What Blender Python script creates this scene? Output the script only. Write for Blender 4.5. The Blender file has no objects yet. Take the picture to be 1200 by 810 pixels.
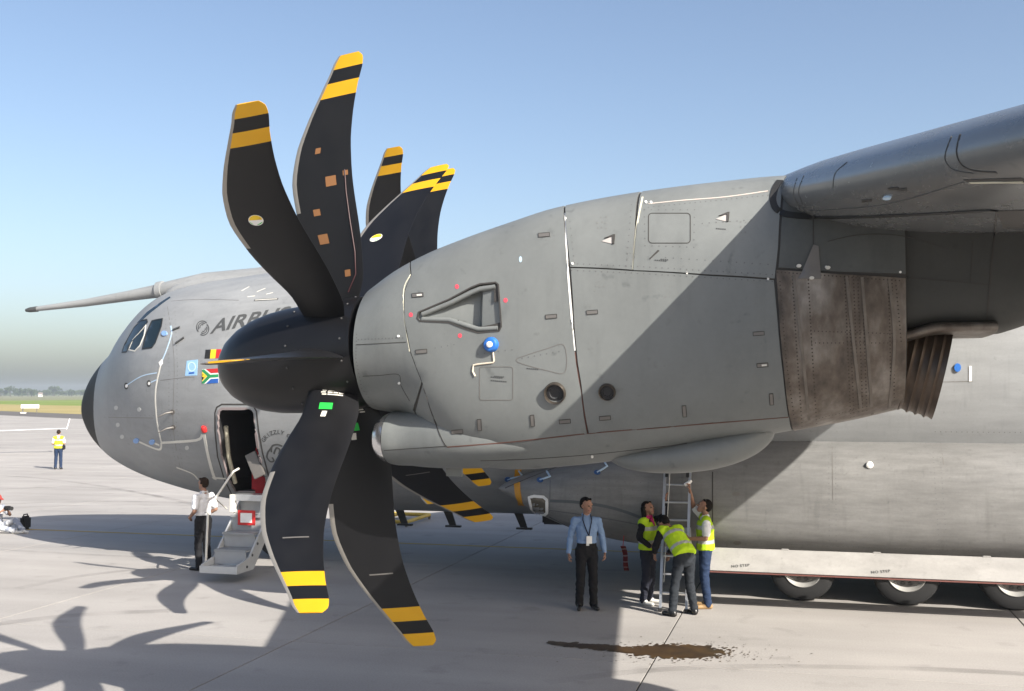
import bpy, bmesh, math, random
import numpy as np
from mathutils import Vector, Matrix, noise
from mathutils.bvhtree import BVHTree
from mathutils.geometry import delaunay_2d_cdt
random.seed(7)
R = math.radians
sc = bpy.context.scene
C = sc.collection

# ------------------------------------------------------------------ camera
FPX, PSI, PITCH = 1310.0, R(15), math.atan(55 / 1310.0)
CAM = Vector((15.9, -21.9, 3.45))
cr = Vector((math.cos(PSI), math.sin(PSI), 0))
cf0 = Vector((-math.sin(PSI), math.cos(PSI), 0))
cfw = cf0 * math.cos(PITCH) + Vector((0, 0, 1)) * math.sin(PITCH)
cup = cr.cross(cfw)
cd = bpy.data.cameras.new('camera')
cd.lens = FPX / 1200 * 36
cd.sensor_width = 36
cd.clip_end = 20000
cam = bpy.data.objects.new('camera', cd)
C.objects.link(cam)
cam.matrix_world = Matrix((( cr.x, cup.x, -cfw.x, CAM.x), (cr.y, cup.y, -cfw.y, CAM.y), (cr.z, cup.z, -cfw.z, CAM.z), (0, 0, 0, 1)))
sc.camera = cam

# ------------------------------------------------------------------ sky, sun, exposure
SUN_EL, SUN_AZ = R(33), R(121.5)
w = bpy.data.worlds.new('World'); sc.world = w; w.use_nodes = True
nt = w.node_tree
sky = nt.nodes.new('ShaderNodeTexSky'); sky.sky_type = 'NISHITA'; sky.sun_disc = False
sky.sun_elevation = SUN_EL; sky.sun_rotation = SUN_AZ
sky.altitude = 0; sky.air_density = .85; sky.dust_density = 2.5; sky.ozone_density = .5
bg = nt.nodes['Background']; bg.inputs[1].default_value = 0.082
nt.links.new(sky.outputs[0], bg.inputs[0])
sl = bpy.data.lights.new('sun', 'SUN'); sl.energy = 4.0; sl.angle = R(0.5); sl.color = (1.0, 0.945, 0.86)
so = bpy.data.objects.new('sun', sl); C.objects.link(so)
sdir = Vector((math.sin(SUN_AZ) * math.cos(SUN_EL), math.cos(SUN_AZ) * math.cos(SUN_EL), math.sin(SUN_EL)))
so.rotation_euler = (-sdir).to_track_quat('-Z', 'Y').to_euler()
so.location = (40, -30, 40)
sc.view_settings.view_transform = 'Standard'; sc.view_settings.look = 'None'
sc.view_settings.exposure = 1.28; sc.view_settings.gamma = 1

# ------------------------------------------------------------------ helpers
def tag(o, label=None, cat=None, group=None, kind=None):
    if label: o['label'] = label
    if cat: o['category'] = cat
    if group: o['group'] = group
    if kind: o['kind'] = kind
    return o
def link(name, me, mat=None, parent=None):
    o = bpy.data.objects.new(name, me); C.objects.link(o)
    if mat is not None:
        for m in (mat if isinstance(mat, (list, tuple)) else [mat]): me.materials.append(m)
    if parent is not None: o.parent = parent
    return o
def empty(name, loc=(0, 0, 0), rz=0, parent=None):
    o = bpy.data.objects.new(name, None); C.objects.link(o); o.location = loc; o.rotation_euler.z = rz
    if parent is not None: o.parent = parent
    return o
def mesh(name, v, f, mat=None, parent=None, smooth=False, sharp=None):
    me = bpy.data.meshes.new(name); me.from_pydata([tuple(p) for p in v], [], f); me.update()
    o = link(name, me, mat, parent)
    if smooth: me.shade_smooth()
    if sharp: me.set_sharp_from_angle(angle=R(sharp))
    return o
def bmobj(name, bm, mat=None, parent=None, smooth=False, sharp=None):
    me = bpy.data.meshes.new(name); bm.normal_update(); bm.to_mesh(me); bm.free()
    o = link(name, me, mat, parent)
    if smooth: me.shade_smooth()
    if sharp: me.set_sharp_from_angle(angle=R(sharp))
    return o
def bm_box(bm, lo, hi, mtx=None, bevel=0):
    b = bmesh.new(); bmesh.ops.create_cube(b, size=1)
    for v in b.verts: v.co = Vector([lo[i] + (v.co[i] + .5) * (hi[i] - lo[i]) for i in range(3)])
    if bevel: bmesh.ops.bevel(b, geom=b.edges[:], offset=bevel, segments=2, affect='EDGES')
    if mtx: bmesh.ops.transform(b, matrix=mtx, verts=b.verts)
    bm_join(bm, b)
def bm_join(bm, b):
    t = bpy.data.meshes.new('t'); b.to_mesh(t); b.free(); bm.from_mesh(t); bpy.data.meshes.remove(t)
def bm_tube(bm, pts, r, n=8, cap=True):
    pts = [Vector(p) for p in pts]
    rr = r if isinstance(r, (list, tuple)) else [r] * len(pts)
    rings = []; u = None
    for i, p in enumerate(pts):
        t = (pts[min(i + 1, len(pts) - 1)] - pts[max(i - 1, 0)]).normalized()
        if u is None:
            u = t.orthogonal().normalized()
        u = (u - t * u.dot(t)).normalized(); v = t.cross(u)
        rings.append([bm.verts.new(p + (u * math.cos(a) + v * math.sin(a)) * rr[i]) for a in [2 * math.pi * k / n for k in range(n)]])
    for a, b in zip(rings, rings[1:]):
        for k in range(n): bm.faces.new((a[k], a[(k + 1) % n], b[(k + 1) % n], b[k]))
    if cap:
        bm.faces.new(rings[0][::-1]); bm.faces.new(rings[-1])
def tube(name, pts, r, mat, parent=None, n=8):
    bm = bmesh.new(); bm_tube(bm, pts, r, n); return bmobj(name, bm, mat, parent, True, 50)
def box(name, lo, hi, mat, parent=None, bevel=0, mtx=None):
    bm = bmesh.new(); bm_box(bm, lo, hi, mtx, bevel); return bmobj(name, bm, mat, parent)
def lathe(name, prof, origin, axis, mat, parent=None, n=48, closed=False, sharp=35):
    """prof: list of (distance along axis, radius)"""
    ax = Vector(axis).normalized(); u = ax.orthogonal().normalized(); v = ax.cross(u); o = Vector(origin)
    bm = bmesh.new(); rings = []
    for d, r in prof:
        if r < 1e-5: rings.append([bm.verts.new(o + ax * d)])
        else: rings.append([bm.verts.new(o + ax * d + (u * math.cos(a) + v * math.sin(a)) * r) for a in [2 * math.pi * k / n for k in range(n)]])
    for a, b in zip(rings, rings[1:]):
        for k in range(n):
            q = [a[k % len(a)], a[(k + 1) % len(a)], b[(k + 1) % len(b)], b[k % len(b)]]
            q2 = []
            for x in q:
                if x not in q2: q2.append(x)
            if len(q2) > 2: bm.faces.new(q2)
    bmesh.ops.recalc_face_normals(bm, faces=bm.faces)
    return bmobj(name, bm, mat, parent, True, sharp)
def pchip(xs, ys):
    x = np.array(xs, float); y = np.array(ys, float); h = np.diff(x); d = np.diff(y) / h
    m = np.zeros(len(x)); m[0] = d[0]; m[-1] = d[-1]
    for i in range(1, len(x) - 1):
        if d[i - 1] * d[i] > 0:
            w1 = 2 * h[i] + h[i - 1]; w2 = h[i] + 2 * h[i - 1]
            m[i] = (w1 + w2) / (w1 / d[i - 1] + w2 / d[i])
    def f(q):
        q = min(max(q, x[0]), x[-1]); i = min(int(np.searchsorted(x, q, side='right')) - 1, len(x) - 2)
        t = (q - x[i]) / h[i]
        return float((2*t**3-3*t*t+1)*y[i] + (t**3-2*t*t+t)*h[i]*m[i] + (-2*t**3+3*t*t)*y[i+1] + (t**3-t*t)*h[i]*m[i+1])
    return f

# pixel of the photograph -> ray, and where that ray meets a built surface
def ray(x, y): return (cfw + cr * ((x - 600) / FPX) - cup * ((y - 405) / FPX)).normalized()
def onY(x, y, Y):
    d = ray(x, y); return CAM + d * ((Y - CAM.y) / d.y)
def onZ(x, y, Z=0):
    d = ray(x, y); return CAM + d * ((Z - CAM.z) / d.z)
class Surf:
    def __init__(self, *objs):
        V = []; Fc = []
        for o in objs:
            n = len(V); V += [o.matrix_world @ v.co for v in o.data.vertices]
            Fc += [tuple(i + n for i in p.vertices) for p in o.data.polygons]
        self.b = BVHTree.FromPolygons(V, Fc)
    def px(self, x, y):
        h = self.b.ray_cast(CAM, ray(x, y))
        if h[0] is None: return None
        n = h[1]
        if n.dot(ray(x, y)) > 0: n = -n
        return h[0], n
    def along(self, p, n):
        h = self.b.ray_cast(p + n * .5, -n)
        return h[0] if h[0] is not None else p
def inside(p, poly):
    c = False; j = len(poly) - 1
    for i in range(len(poly)):
        a, b = poly[i], poly[j]
        if (a[1] > p[1]) != (b[1] > p[1]) and p[0] < (b[0]-a[0])*(p[1]-a[1])/(b[1]-a[1]) + a[0]: c = not c
        j = i
    return c
def dens(poly, step, closed=True):
    out = []; n = len(poly)
    for i in range(n if closed else n - 1):
        a = poly[i]; b = poly[(i + 1) % n]; k = max(1, int(math.dist(a, b) / step))
        out += [(a[0] + (b[0]-a[0])*t/k, a[1] + (b[1]-a[1])*t/k) for t in range(k)]
    if not closed: out.append(poly[-1])
    return out
def fill2d(outer, holes, step):
    """triangulate a 2D polygon with holes and inner points"""
    P = dens(outer, step); E_ = [(i, (i + 1) % len(P)) for i in range(len(P))]; HP = []
    for h in holes:
        q = dens(h, step); n = len(P); P = P + q; E_ += [(n + i, n + (i + 1) % len(q)) for i in range(len(q))]; HP.append(q)
    O = P[:len(dens(outer, step))]
    x0 = min(p[0] for p in P); x1 = max(p[0] for p in P); y0 = min(p[1] for p in P); y1 = max(p[1] for p in P)
    nx = int((x1 - x0) / step); ny = int((y1 - y0) / step); pts = list(P)
    A = np.array(P)
    for i in range(nx + 1):
        for j in range(ny + 1):
            q = (x0 + (i + .5) * step, y0 + (j + .5) * step)
            if inside(q, O) and not any(inside(q, h) for h in HP) and np.min(np.hypot(A[:, 0]-q[0], A[:, 1]-q[1])) > step * .45: pts.append(q)
    r = delaunay_2d_cdt([Vector(p) for p in pts], E_, [], 0, 1e-7)
    V = r[0]; T = []
    for f in r[2]:
        c = (sum(V[i].x for i in f) / len(f), sum(V[i].y for i in f) / len(f))
        if inside(c, O) and not any(inside(c, h) for h in HP): T.append(tuple(f))
    return V, T
def shell(name, V, N, T, off, depth, mat, parent):
    """surface patch raised by off, with skirts going depth below"""
    bm = bmesh.new(); vs = [bm.verts.new(p + n * off) for p, n in zip(V, N)]
    for t in T:
        try: bm.faces.new([vs[i] for i in t])
        except ValueError: pass
    bm.normal_update()
    s = sum((f.normal.dot(N[0]) for f in bm.faces), 0)
    if s < 0: bmesh.ops.reverse_faces(bm, faces=bm.faces)
    idx = {v: i for i, v in enumerate(vs)}
    be = [e for e in bm.edges if e.is_boundary]; low = {}
    for e in be:
        a, b = e.verts
        for v in (a, b):
            if v not in low: low[v] = bm.verts.new(V[idx[v]] + N[idx[v]] * (off - depth))
        l = e.link_loops[0]
        a, b = l.vert, l.link_loop_next.vert
        try: bm.faces.new((b, a, low[a], low[b]))
        except ValueError: pass
    for v in [v for v in bm.verts if not v.link_faces]: bm.verts.remove(v)
    return bmobj(name, bm, mat, parent, True, 40)
def decal(name, poly, surf, mat, parent, off=.003, depth=.006, step=8, holes=()):
    V, T = fill2d(poly, list(holes), step)
    P = []; N = []; ok = []
    for v in V:
        h = surf.px(v.x, v.y)
        if h is None: P.append(Vector()); N.append(Vector((0, 0, 1))); ok.append(False)
        else: P.append(h[0]); N.append(h[1]); ok.append(True)
    T = [t for t in T if all(ok[i] for i in t)]
    if not T: print('decal missed', name, poly[0]); return None
    return shell(name, P, N, T, off, depth, mat, parent)
def catmull(p, k=5):
    out = []
    for i in range(len(p) - 1):
        a, b, c, d = p[max(i - 1, 0)], p[i], p[i + 1], p[min(i + 2, len(p) - 1)]
        for j in range(k):
            t = j / k; out.append(tuple(.5 * (2 * b[m] + (c[m] - a[m]) * t + (2 * a[m] - 5 * b[m] + 4 * c[m] - d[m]) * t * t + (3 * b[m] - a[m] - 3 * c[m] + d[m]) * t ** 3) for m in (0, 1)))
    return out + [p[-1]]
def ribbon(name, pts, surf, width, mat, parent, off=.003, step=6, closed=False, bm=None):
    if not closed and len(pts) > 2: pts = catmull(pts)
    q = dens(pts, step, closed)
    H = [surf.px(*p) for p in q]; H = [h for h in H if h]
    if len(H) < 2: print('ribbon missed', name, pts[0]); return None
    own = bm is None
    if own: bm = bmesh.new()
    L = []; n = len(H)
    for i in range(n):
        a = H[(i - 1) % n if closed else max(i - 1, 0)][0]; b = H[(i + 1) % n if closed else min(i + 1, n - 1)][0]
        t = (b - a).normalized(); nn = H[i][1]; s = nn.cross(t).normalized() * (width / 2); p = H[i][0] + nn * off; lo = nn * (off + .004)
        L.append([bm.verts.new(x) for x in (p - s - lo, p - s, p + s, p + s - lo)])
    for i in range(n if closed else n - 1):
        a = L[i]; b = L[(i + 1) % n]
        for k in range(3): bm.faces.new((a[k], a[k + 1], b[k + 1], b[k]))
    bmesh.ops.recalc_face_normals(bm, faces=bm.faces)
    if own: return bmobj(name, bm, mat, parent, True, 40)
def wire(name, pts, surf, r, mat, parent, step=6):
    H = [surf.px(*p) for p in dens(pts, step, False)]
    P = [h[0] + h[1] * r * .7 for h in H if h]
    if len(P) > 1: return tube(name, P, r, mat, parent, 6)
def circ(cx, cy, rx, ry=None, n=16, a0=0, a1=2 * math.pi):
    ry = ry or rx; full = abs(a1 - a0 - 2 * math.pi) < 1e-6
    return [(cx + rx * math.cos(a0 + (a1 - a0) * k / (n if full else n - 1)), cy + ry * math.sin(a0 + (a1 - a0) * k / (n if full else n - 1))) for k in range(n)]
def rrect(x0, y0, x1, y1, r, n=4):
    o = []
    for cx, cy, a in ((x1-r, y0+r, -90), (x1-r, y1-r, 0), (x0+r, y1-r, 90), (x0+r, y0+r, 180)):
        o += [(cx + r * math.cos(R(a + 90 * k / n)), cy + r * math.sin(R(a + 90 * k / n))) for k in range(n + 1)]
    return o
def text_mesh(s, size, shear=0, bold=0, align='LEFT', spacing=1.0):
    cu = bpy.data.curves.new('t', 'FONT'); cu.body = s; cu.size = size; cu.shear = shear; cu.offset = bold; cu.align_x = align; cu.space_character = spacing
    cu.resolution_u = 3
    o = bpy.data.objects.new('t', cu); C.objects.link(o)
    dg = bpy.context.evaluated_depsgraph_get(); me = bpy.data.meshes.new_from_object(o.evaluated_get(dg))
    bpy.data.objects.remove(o); return me
def text_px(name, s, x, y, size, surf, mat, parent, shear=0, bold=0, rot=0, align='LEFT', spacing=1.0, xs=1.0):
    h = surf.px(x, y)
    if not h: print('text missed', s); return
    n = h[1]; t = (cr - n * cr.dot(n)).normalized(); u = n.cross(t)
    if rot: t, u = t * math.cos(rot) + u * math.sin(rot), u * math.cos(rot) - t * math.sin(rot)
    me = text_mesh(s, size, shear, bold, align, spacing)
    bm = bmesh.new(); bm.from_mesh(me); bmesh.ops.triangulate(bm, faces=bm.faces); bmesh.ops.subdivide_edges(bm, edges=[e for e in bm.edges if e.calc_length() > .06], cuts=3, use_grid_fill=True); bmesh.ops.triangulate(bm, faces=bm.faces)
    for v in bm.verts:
        p = h[0] + t * v.co.x * xs + u * v.co.y
        v.co = surf.along(p, n) + n * .005
    return bmobj(name, bm, mat, parent)

# ------------------------------------------------------------------ materials
def newmat(name):
    m = bpy.data.materials.new(name); m.use_nodes = True; n = m.node_tree.nodes
    return m, m.node_tree, n['Principled BSDF']
def N_(nt, typ, **kw):
    n = nt.nodes.new(typ)
    for k, v in kw.items():
        if k.startswith('i'): n.inputs[int(k[1:])].default_value = v
        else: setattr(n, k, v)
    return n
_mats = {}
def plain(name, col, rough=.5, metal=0, spec=.5, var=.12, scale=6, bump=0, trans=0):
    """one-colour material with a little cloudy variation"""
    if name in _mats: return _mats[name]
    m, nt, b = newmat(name); L = nt.links.new
    b.inputs['Roughness'].default_value = rough; b.inputs['Metallic'].default_value = metal; b.inputs['Specular IOR Level'].default_value = spec
    if trans: b.inputs['Transmission Weight'].default_value = trans
    tc = N_(nt, 'ShaderNodeTexCoord'); no = N_(nt, 'ShaderNodeTexNoise'); no.inputs['Scale'].default_value = scale; no.inputs['Detail'].default_value = 4
    L(tc.outputs['Object'], no.inputs['Vector'])
    mx = N_(nt, 'ShaderNodeMix', data_type='RGBA')
    mx.inputs['A'].default_value = (*[c * (1 - var) for c in col], 1); mx.inputs['B'].default_value = (*[min(1, c * (1 + var)) for c in col], 1)
    L(no.outputs[0], mx.inputs['Factor']); L(mx.outputs['Result'], b.inputs['Base Color'])
    if bump:
        bp = N_(nt, 'ShaderNodeBump'); bp.inputs['Strength'].default_value = bump; bp.inputs['Distance'].default_value = .01
        L(no.outputs[0], bp.inputs['Height']); L(bp.outputs[0], b.inputs['Normal'])
    _mats[name] = m; return m
def skin_paint(name, col, grime=.35, rough=.45, streak=(1.2, 8, 8), panel=False, spots=.5):
    """aircraft paint: cloudy tone, streaks along the airflow, small smudges and a slight waviness"""
    m, nt, b = newmat(name); L = nt.links.new
    tc = N_(nt, 'ShaderNodeTexCoord')
    mp = N_(nt, 'ShaderNodeMapping'); mp.inputs['Scale'].default_value = streak; L(tc.outputs['Object'], mp.inputs[0])
    n1 = N_(nt, 'ShaderNodeTexNoise'); n1.inputs['Scale'].default_value = 1.0; n1.inputs['Detail'].default_value = 8; n1.inputs['Roughness'].default_value = .65; L(mp.outputs[0], n1.inputs[0])
    n2 = N_(nt, 'ShaderNodeTexNoise'); n2.inputs['Scale'].default_value = .7; n2.inputs['Detail'].default_value = 5; L(tc.outputs['Object'], n2.inputs[0])
    n3 = N_(nt, 'ShaderNodeTexNoise'); n3.inputs['Scale'].default_value = 9; n3.inputs['Detail'].default_value = 3; L(tc.outputs['Object'], n3.inputs[0])
    r1 = N_(nt, 'ShaderNodeMapRange'); L(n1.outputs[0], r1.inputs[0]); r1.inputs[1].default_value = .3; r1.inputs[2].default_value = .72; r1.inputs[3].default_value = 1 - grime * .55; r1.inputs[4].default_value = 1 + grime * .30
    r2 = N_(nt, 'ShaderNodeMapRange'); L(n2.outputs[0], r2.inputs[0]); r2.inputs[1].default_value = .3; r2.inputs[2].default_value = .7; r2.inputs[3].default_value = 1 - grime * .35; r2.inputs[4].default_value = 1 + grime * .22
    r3 = N_(nt, 'ShaderNodeMapRange'); L(n3.outputs[0], r3.inputs[0]); r3.inputs[1].default_value = .66; r3.inputs[2].default_value = .8; r3.inputs[3].default_value = 1; r3.inputs[4].default_value = 1 - spots * .45
    a = N_(nt, 'ShaderNodeMath', operation='MULTIPLY'); L(r1.outputs[0], a.inputs[0]); L(r2.outputs[0], a.inputs[1])
    c = N_(nt, 'ShaderNodeMath', operation='MULTIPLY'); L(a.outputs[0], c.inputs[0]); L(r3.outputs[0], c.inputs[1])
    n5 = N_(nt, 'ShaderNodeTexNoise'); n5.inputs['Scale'].default_value = 26; n5.inputs['Detail'].default_value = 6; n5.inputs['Roughness'].default_value = .7; L(tc.outputs['Object'], n5.inputs[0])
    r5 = N_(nt, 'ShaderNodeMapRange'); L(n5.outputs[0], r5.inputs[0]); r5.inputs[1].default_value = .3; r5.inputs[2].default_value = .7; r5.inputs[3].default_value = 1 - grime * .16; r5.inputs[4].default_value = 1 + grime * .12
    mp6 = N_(nt, 'ShaderNodeMapping'); mp6.inputs['Scale'].default_value = (9, 9, .9); L(tc.outputs['Object'], mp6.inputs[0])
    n6 = N_(nt, 'ShaderNodeTexNoise'); n6.inputs['Scale'].default_value = 1.0; n6.inputs['Detail'].default_value = 5; L(mp6.outputs[0], n6.inputs[0])
    r6 = N_(nt, 'ShaderNodeMapRange'); L(n6.outputs[0], r6.inputs[0]); r6.inputs[1].default_value = .58; r6.inputs[2].default_value = .8; r6.inputs[3].default_value = 1; r6.inputs[4].default_value = 1 - grime * .5
    c5 = N_(nt, 'ShaderNodeMath', operation='MULTIPLY'); L(r5.outputs[0], c5.inputs[0]); L(r6.outputs[0], c5.inputs[1])
    c6 = N_(nt, 'ShaderNodeMath', operation='MULTIPLY'); L(c.outputs[0], c6.inputs[0]); L(c5.outputs[0], c6.inputs[1]); c = c6
    mx = N_(nt, 'ShaderNodeMix', data_type='RGBA', blend_type='MULTIPLY'); mx.inputs['Factor'].default_value = 1; mx.inputs['A'].default_value = (*col, 1)
    last = c.outputs[0]
    if panel:
        oi = N_(nt, 'ShaderNodeObjectInfo'); r4 = N_(nt, 'ShaderNodeMapRange'); L(oi.outputs['Random'], r4.inputs[0]); r4.inputs[3].default_value = .95; r4.inputs[4].default_value = 1.05
        e = N_(nt, 'ShaderNodeMath', operation='MULTIPLY'); L(last, e.inputs[0]); L(r4.outputs[0], e.inputs[1]); last = e.outputs[0]
    L(last, mx.inputs['B']); L(mx.outputs['Result'], b.inputs['Base Color'])
    rr = N_(nt, 'ShaderNodeMapRange'); L(n1.outputs[0], rr.inputs[0]); rr.inputs[3].default_value = rough - .1; rr.inputs[4].default_value = rough + .14; L(rr.outputs[0], b.inputs['Roughness'])
    bp = N_(nt, 'ShaderNodeBump'); bp.inputs['Strength'].default_value = .25; bp.inputs['Distance'].default_value = .012; L(n2.outputs[0], bp.inputs['Height']); L(bp.outputs[0], b.inputs['Normal'])
    return m
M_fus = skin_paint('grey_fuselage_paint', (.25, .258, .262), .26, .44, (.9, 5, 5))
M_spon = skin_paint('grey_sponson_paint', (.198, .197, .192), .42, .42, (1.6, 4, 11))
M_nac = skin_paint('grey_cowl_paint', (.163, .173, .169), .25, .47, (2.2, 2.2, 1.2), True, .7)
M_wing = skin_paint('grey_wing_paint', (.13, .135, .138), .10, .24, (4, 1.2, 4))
M_door = skin_paint('pale_door_paint', (.33, .32, .305), .3, .45, (2, 4, 4))
M_black = plain('propeller_black', (.006, .006, .007), .40, 0, .35, .3, 3)
M_seal = plain('dark_sealant', (.04, .037, .034), .7)
M_rust = plain('red_brown_seam', (.09, .035, .025), .7)
M_white = plain('white_paint', (.78, .77, .74), .5)
M_cream = plain('cream_sealant', (.55, .53, .42), .6)
M_tape = plain('pale_tape', (.62, .60, .54), .6)
M_btape = plain('pale_blue_tape', (.42, .55, .68), .6)
M_blue = plain('blue_cover', (.02, .13, .45), .45)
M_red = plain('red_plastic', (.5, .02, .02), .5)
M_pink = plain('red_tape_mark', (.65, .07, .10), .6)
M_yel = plain('yellow_paint', (.5, .23, .010), .5)
M_gold = plain('flag_yellow', (.8, .55, .02), .5)
M_green = plain('green_label', (.02, .45, .06), .5)
M_fgreen = plain('flag_green', (.02, .25, .08), .5)
M_orange = plain('orange_tape', (.24, .11, .04), .6)
M_lblue = plain('light_blue_emblem', (.28, .48, .72), .5)
M_fblue = plain('flag_blue', (.02, .10, .38), .5)
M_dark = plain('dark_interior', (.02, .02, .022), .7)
M_stencil = plain('dark_grey_print', (.06, .062, .062), .6)
M_latch = plain('latch_grey', (.16, .15, .14), .45, .3)
M_alu = plain('aluminium', (.55, .56, .57), .35, .8)
M_steel = plain('polished_lip', (.62, .62, .63), .22, .9)
M_rub = plain('tyre_rubber', (.02, .02, .021), .8)
M_glass = plain('cockpit_glass', (.006, .014, .016), .06, 0, .6)
M_lamp = plain('lamp_glass', (.10, .085, .06), .1, 0, .7)
M_grit = plain('black_seal', (.012, .012, .012), .6)

def blade_material():
    m, nt, b = newmat('propeller_blade'); L = nt.links.new
    uv = N_(nt, 'ShaderNodeUVMap'); sp = N_(nt, 'ShaderNodeSeparateXYZ'); L(uv.outputs[0], sp.inputs[0])
    tc = N_(nt, 'ShaderNodeTexCoord'); no = N_(nt, 'ShaderNodeTexNoise'); no.inputs['Scale'].default_value = 4; no.inputs['Detail'].default_value = 7; L(tc.outputs['Object'], no.inputs[0])
    base = N_(nt, 'ShaderNodeMix', data_type='RGBA'); base.inputs['A'].default_value = (.004, .004, .005, 1); base.inputs['B'].default_value = (.010, .010, .011, 1); L(no.outputs[0], base.inputs['Factor'])
    ye = N_(nt, 'ShaderNodeMix', data_type='RGBA'); ye.inputs['A'].default_value = (.56, .29, .008, 1); ye.inputs['B'].default_value = (.70, .38, .012, 1); L(no.outputs[0], ye.inputs['Factor'])
    cr_ = N_(nt, 'ShaderNodeValToRGB'); cr_.color_ramp.interpolation = 'CONSTANT'; el = cr_.color_ramp.elements
    el[0].position = 0; el[0].color = (0, 0, 0, 1); el[1].position = .866; el[1].color = (1, 1, 1, 1)
    for p, c in ((.913, 0), (.954, 1)):
        e = el.new(p); e.color = (c, c, c, 1)
    L(sp.outputs['Y'], cr_.inputs[0])
    mx = N_(nt, 'ShaderNodeMix', data_type='RGBA'); L(cr_.outputs[0], mx.inputs['Factor']); L(base.outputs['Result'], mx.inputs['A']); L(ye.outputs['Result'], mx.inputs['B'])
    # bare metal guard along the outer leading edge
    lt = N_(nt, 'ShaderNodeMath', operation='LESS_THAN'); L(sp.outputs['X'], lt.inputs[0]); lt.inputs[1].default_value = .085
    gt = N_(nt, 'ShaderNodeMath', operation='GREATER_THAN'); L(sp.outputs['Y'], gt.inputs[0]); gt.inputs[1].default_value = .50
    an = N_(nt, 'ShaderNodeMath', operation='MULTIPLY'); L(lt.outputs[0], an.inputs[0]); L(gt.outputs[0], an.inputs[1])
    m2 = N_(nt, 'ShaderNodeMix', data_type='RGBA'); L(an.outputs[0], m2.inputs['Factor']); L(mx.outputs['Result'], m2.inputs['A']); m2.inputs['B'].default_value = (.30, .28, .25, 1)
    L(m2.outputs['Result'], b.inputs['Base Color']); b.inputs['Specular IOR Level'].default_value = .35
    mt = N_(nt, 'ShaderNodeMath', operation='MULTIPLY'); L(an.outputs[0], mt.inputs[0]); mt.inputs[1].default_value = .35; L(mt.outputs[0], b.inputs['Metallic'])
    rr = N_(nt, 'ShaderNodeMapRange'); L(no.outputs[0], rr.inputs[0]); rr.inputs[3].default_value = .34; rr.inputs[4].default_value = .56; L(rr.outputs[0], b.inputs['Roughness'])
    return m
M_blade = blade_material()

def heat_material():
    m, nt, b = newmat('heat_stained_titanium'); L = nt.links.new
    tc = N_(nt, 'ShaderNodeTexCoord'); mp = N_(nt, 'ShaderNodeMapping'); mp.inputs['Scale'].default_value = (3, 3, 1.4); L(tc.outputs['Object'], mp.inputs[0])
    n1 = N_(nt, 'ShaderNodeTexNoise'); n1.inputs['Scale'].default_value = 1.3; n1.inputs['Detail'].default_value = 7; n1.inputs['Roughness'].default_value = .6; L(mp.outputs[0], n1.inputs[0])
    n2 = N_(nt, 'ShaderNodeTexNoise'); n2.inputs['Scale'].default_value = 14; n2.inputs['Detail'].default_value = 4; L(tc.outputs['Object'], n2.inputs[0])
    cr_ = N_(nt, 'ShaderNodeValToRGB'); el = cr_.color_ramp.elements
    el[0].position = .32; el[0].color = (.055, .046, .040, 1); el[1].position = .70; el[1].color = (.30, .275, .25, 1)
    e = el.new(.46); e.color = (.125, .102, .084, 1)
    e = el.new(.57); e.color = (.19, .168, .148, 1)
    L(n1.outputs[0], cr_.inputs[0])
    mx = N_(nt, 'ShaderNodeMix', data_type='RGBA', blend_type='MULTIPLY'); mx.inputs['Factor'].default_value = .35; L(cr_.outputs[0], mx.inputs['A'])
    r = N_(nt, 'ShaderNodeMapRange'); L(n2.outputs[0], r.inputs[0]); r.inputs[1].default_value = .3; r.inputs[2].default_value = .7; r.inputs[3].default_value = .5; r.inputs[4].default_value = 1.3; L(r.outputs[0], mx.inputs['B'])
    L(mx.outputs['Result'], b.inputs['Base Color']); b.inputs['Metallic'].default_value = .45; b.inputs['Roughness'].default_value = .48
    bp = N_(nt, 'ShaderNodeBump'); bp.inputs['Strength'].default_value = .3; bp.inputs['Distance'].default_value = .01; L(n1.outputs[0], bp.inputs['Height']); L(bp.outputs[0], b.inputs['Normal'])
    return m
M_heat = heat_material()
M_heat2 = plain('greyer_titanium_strip', (.15, .132, .115), .45, .5, .5, .45, 11)
M_pipe = plain('burnt_exhaust_steel', (.11, .083, .064), .42, .7, .5, .45, 7)

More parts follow.
